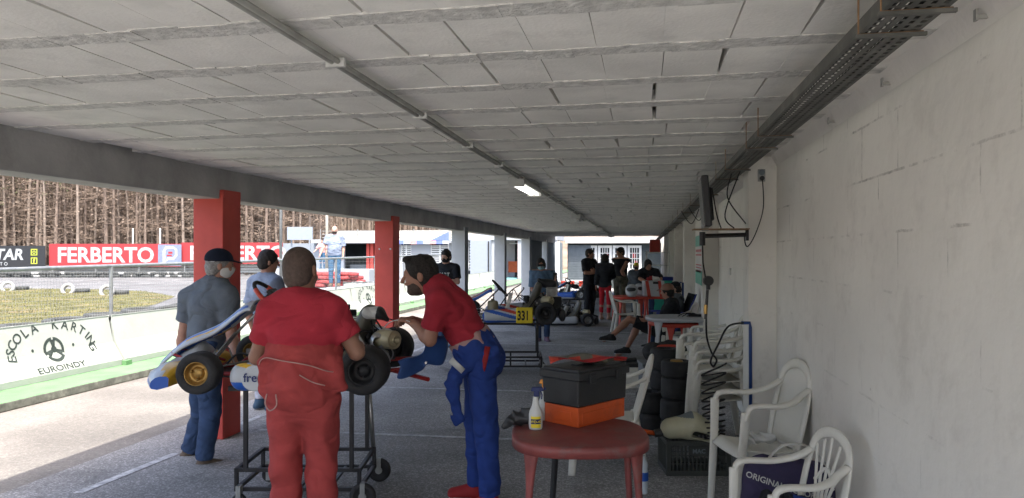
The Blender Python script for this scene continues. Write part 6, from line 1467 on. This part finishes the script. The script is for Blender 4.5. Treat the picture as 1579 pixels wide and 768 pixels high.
m = MB(); m.cyl((-.20, 0, .0), (-.26, 0, -.01), .03, n=12); m.build('cap', 'black_plastic', jg); m = MB(); m.cyl((-.26, 0, -.008), (-.40, -.02, .025), .018, .014, n=10); m.build('spout', 'orange_plastic', jg, smooth=True)
m = MB(); m.lathe([(0, 0), (.04, 0), (.042, .01), (.042, .12), (.03, .14), (.02, .15)], n=16); m.cyl((0, 0, .15), (0, 0, .175), .034, n=14, mi=1); o = m.build('oil_bottle', ['grey_box', 'shutter_grey'], smooth=False); o.location = at(1107, 5.8, .18); tag(o, 'dark oil bottle with grey cap standing in the right end of the crate', 'bottle')
t = thing('water_bottle', 'half full clear water bottle on the floor between the table legs', 'bottle', at(992, 5.15), 0)
m = MB(); m.lathe([(0, 0), (.03, 0)] + [(.034 - .003 * (k % 2), .01 + .018 * k) for k in range(11)] + [(.03, .215), (.013, .24), (.013, .26), (0, .26)], n=16); m.build('bottle', 'clear_plastic', t, smooth=True)
m = MB(); m.lathe([(.0352, .09), (.0352, .15)], n=16); m.build('label', 'fairing_blue', t, smooth=True)
# grey box with label, black bag, low white crate
t = thing('storage_box', 'grey storage box with a small white label behind the tyre stacks', 'box', at(1016, 8.5), PSI)
m = MB(); m.box((0, 0, .20), (.40, .34, .40), top=(1.04, 1.04)); m.box((0, 0, .41), (.44, .38, .03)); m.build('box_body', 'grey_box', t, bevel=.008)
m = MB(); m.box((-.07, -.182, .28), (.16, .006, .11)); lb = m.build('label_plate', 'paper', t); m = MB(); m.text('ok 25', .05, lambda x, z_: (-.12 + x, -.186, .285 + z_), sh=.3) if False else m.tube(smooth_path([(-.13, -.187, .27), (-.115, -.187, .31), (-.1, -.187, .27), (-.09, -.187, .3), (-.07, -.187, .275), (-.03, -.187, .28)], 4), .003, n=4); m.build('scribble', 'ink_black', lb)
T = SDF((-.32, -.2, -.02), (.32, .2, .34), .01); T.seg((-.14, 0, .1), (.15, 0, .1), .11, .11, .14, .14, side=(0, 0, 1), k=.04); T.seg((.05, 0, .16), (.16, 0, .15), .08, .07, k=.04); T.folds(.006); o = T.build('holdall', 'black_matte'); o.location = at(1024, 8.6, .425); o.rotation_euler = (0, 0, PSI); tag(o, 'black holdall on top of the grey storage box', 'bag')
m = MB(); m.tube(smooth_path([(-.11, 0, 0), (-.09, 0, .045), (.09, 0, .045), (.11, 0, 0)], 6), .014, n=8); o = m.build('red_handle', 'fairing_red', smooth=True); o.location = at(1030, 7.9, .63); o.rotation_euler = (0, 0, PSI); tag(o, 'red plastic handle resting above the rear tyre stack', 'handle')
t = thing('parts_crate', 'low white crate with black tools on top beside the raised foot', 'crate', at(967, 9.3), PSI)
m = MB(); m.box((0, 0, .13), (.34, .3, .26)); m.build('crate_body', 'chair_white', t, bevel=.01)
m = MB(); m.box((0, 0, .285), (.36, .3, .05)); m.cyl((-.1, 0, .31), (.12, .05, .33), .03); m.build('tool_tray', 'black_plastic', t, bevel=.004)
# ============================================================ WALL EQUIPMENT
p = D(1152, 362, 5.72)
t = thing('television_bracket', 'black steel wall bracket and shelf holding the television', 'bracket', (p.x, p.y, p.z), 0)
q = D(1083, 364, 5.5); dv = q - p
m = MB(); m.cyl((0, 0, .0), dv + Vector((0, 0, .0)), .016, n=4); m.box((.0, 0, .0), (.02, .05, .09)); m.cyl(dv + Vector((0, 0, .03)), dv + Vector((0, 0, -.07)), .022, n=10); m.build('arm', 'black_metal', t)
m = MB(); m.box(dv * .52 + Vector((-.03, 0, .045)), (.40, .22, .008)); m.build('shelf', 'rust', t)
p2 = D(1087, 313, 5.6); t = thing('television', 'black flat television seen edge-on on the wall bracket', 'television', p2, -.03)
m = MB(); m.box((0, 0, 0), (.05, .52, .37)); m.build('cabinet', 'black_plastic', t, bevel=.01, rot=(0, .08 * -1, 0))
m = MB(); m.box((-.026, 0, 0), (.003, .48, .33)); m.build('screen', 'glass_dark', t, rot=(0, -.08, 0)); m = MB(); m.box((.032, 0, -.02), (.03, .34, .24)); m.build('rear_housing', 'black_matte', t, bevel=.008, rot=(0, -.08, 0))
m = MB(); m.box((.0, 0, -.185), (.05, .08, .05)); m.build('stand_foot', 'zinc', t)
p = D(1175, 270, 5.72); t = thing('wall_socket', 'grey wall socket with plugged in black cable high on the pilaster', 'socket', (p.x, 5.998, p.z))
m = MB(); m.box((0, -.008, 0), (.055, .014, .095)); m.build('plate', 'zinc', t, bevel=.003); m = MB(); m.cyl((0, -.015, .022), (0, -.03, .022), .022, n=18); m.build('socket_ring', 'shutter_grey', t); m = MB(); m.cyl((0, -.015, -.025), (0, -.05, -.025), .018, n=14); m.build('plug', 'black_plastic', t)
m = MB(); m.tube(smooth_path([(p.x, 5.945, p.z - .03), D(1177, 320, 5.68), D(1166, 358, 5.66), D(1153, 380, 5.66), D(1148, 368, 5.66), D(1152, 352, 5.68)], 8), .0045, n=6); tag(m.build('power_cable', 'black_matte', smooth=True), 'black power cable looping from the wall socket to the television bracket', 'cable')
# gauge, hose, coil, blue pipe
t = thing('air_hose', 'black coiled air hose hanging from its round gauge by the blue pipe', 'hose', D(1083, 375, 5.5))
o0 = Vector(t.location)
def lp(px, py, d): return D(px, py, d) - o0
m = MB(); m.tube([lp(1083, 372, 5.5), lp(1084, 405, 5.5), lp(1088, 430, 5.5)], .006, n=6); m.build('rod', 'black_matte', t)
m = MB(); c_ = lp(1092, 433, 5.5); n_ = Vector((SN, -CS, 0)); m.cyl(c_ - n_ * .02, c_ + n_ * .02, .036, n=24); m.cyl(c_ + Vector((0, 0, -.03)), c_ + Vector((0, 0, -.065)), .016, n=10); m.build('gauge', 'black_plastic', t)
m = MB(); m.cyl(lp(1091, 447, 5.5), lp(1088, 492, 5.5), .011, n=8, mi=0); m.cyl(lp(1088.5, 470, 5.5), lp(1088, 484, 5.5), .014, n=8, mi=1); m.build('coupling', ['black_metal', 'brass'], t)
m = MB(); m.tube(smooth_path([lp(1089, 490, 5.5), lp(1090, 520, 5.5), lp(1097, 543, 5.5), lp(1105, 555, 5.5), lp(1100, 566, 5.52)], 8), .0075, n=7); m.tube(smooth_path([lp(1100, 566, 5.5), lp(1096, 556, 5.48), lp(1108, 530, 5.48), lp(1119, 508, 5.48), lp(1130, 500, 5.6), lp(1147, 498, 5.74)], 8), .0075, n=7); m.build('hose_line', 'black_matte', t, smooth=True)
m = MB(); pts = []; N_ = 230
for i in range(N_):
    u = i / N_; a = u * math.tau * 11.0; zz = 566 + (1 - (1 - u) ** 1.55) * 108; cx_ = 1101 - 1 * math.sin(u * 5); rr = .088 - .018 * u; pc = lp(cx_, zz, 5.52)
    pts.append(pc + Vector((math.cos(a) * rr, math.sin(a) * rr, math.cos(a + .5) * .035 * (1 - u * .6))))
m.tube(pts, .0068, n=6); m.build('coil', 'black_matte', t, smooth=True)
m = MB(); m.tube([D(1143, 498, 5.74), D(1156, 498, 5.74), D(1157, 505, 5.74), D(1157.5, 630, 5.74)], .013, n=8); tag(m.build('air_pipe', 'pipe_blue', smooth=True), 'blue painted air pipe running down the pilaster beside the coiled hose', 'pipe')
m = MB(); m.tube([D(1048, 436, 13.5), D(1053, 436, 13.5), D(1053, 480, 13.5)], .02, n=6); tag(m.build('air_pipe', 'pipe_blue', smooth=True), 'short dark blue pipe on the far pilaster behind the seated people', 'pipe')
# signs on the pilaster side
t = thing('hanging_sign', 'green, white and red notice hanging on the second pilaster', 'sign', (XW - .228, 10.3, 0), 0)
y0, y1 = -.02, 1.12; z1, z0 = 1.92, 1.22
def sg(name, a, b, m_, dx=0): 
    mm_ = MB(); mm_.box((dx, (y0 + y1) / 2, (a + b) / 2), (.006, y1 - y0, b - a)); return mm_.build(name, m_, t)
b0 = sg('board', z0, z1, 'paper'); sg('green_band', z1 - .16, z1 - .01, 'teal_sign', -.005); sg('green_band', z0 + .01, z0 + .2, 'teal_sign', -.005)
for z_, th in ((1.70, .035), (1.64, .02), (1.50, .015), (1.46, .015), (1.41, .03)):
    mm_ = MB(); mm_.box((-.005, (y0 + y1) / 2, z_), (.006, (y1 - y0) * .85, th)); mm_.build('red_line', 'red_ink', t)
p = D(1097, 414, 9.0); m = MB(); m.box((XW - .008, 9.0, 1.45), (.02, .08, .08)); tag(m.build('light_switch', 'paper', bevel=.004), 'small white switch on the wall between the first two pilasters', 'switch')
m = MB(); p = at(1010, 30, 0); m.box((p.x, p.y, 1.98), (.42, .3, .52)); tag(m.build('fire_hose_box', 'fairing_red', bevel=.03), 'red fire equipment box on the far end of the right wall', 'box')
t = thing('bin', 'green and blue plastic bin against the wall behind the far table', 'bin', at(1020, 21.5), 0)
m = MB(); m.box((0, 0, .45), (.55, .5, .9), top=(1.1, 1.1)); m.build('bin_body', 'teal_sign', t, bevel=.02); m = MB(); m.box((0, 0, .95), (.64, .58, .1)); m.build('rim', 'blue_plastic', t, bevel=.01)
t = thing('tyre_rack', 'pale metal shelf rack leaning on the right wall behind the bin', 'rack', at(1012, 23.5), 0)
for q in (-.35, .35):
    m = MB(); m.tube([(q, -.3, 0), (q + .05, -.3, 1.75)], .02, n=6); m.tube([(q, .3, 0), (q + .05, .3, 1.75)], .02, n=6); m.build('upright', 'fabric_white', t)
for z_ in (.4, .9, 1.3, 1.7):
    m = MB(); m.box((.03, 0, z_), (.74, .6, .03)); m.build('shelf', 'fabric_white', t)
t = thing('race_barrier', 'small red and white striped barrier near the end wall', 'barrier', at(882, 33.5), PSI)
for k in range(7):
    m = MB(); m.box((-.6 + k * .2, 0, .32), (.2, .22, .26)); m.build('block', 'fairing_red' if k % 2 else 'fairing_white', t, bevel=.02)
m = MB()
for i_ in range(3): m.tube(smooth_path([D(1045 + i_ * 7, 488, 10.4), D(1056 + i_ * 6, 483, 10.35), D(1070 + i_ * 2, 485, 10.4)], 5), .006, n=5)
m.box(D(1072, 486, 10.4), (.18, .12, .03)); tag(m.build('cable_bundle', 'black_matte'), 'tangle of black cable and adapter on the grey table', 'cable')
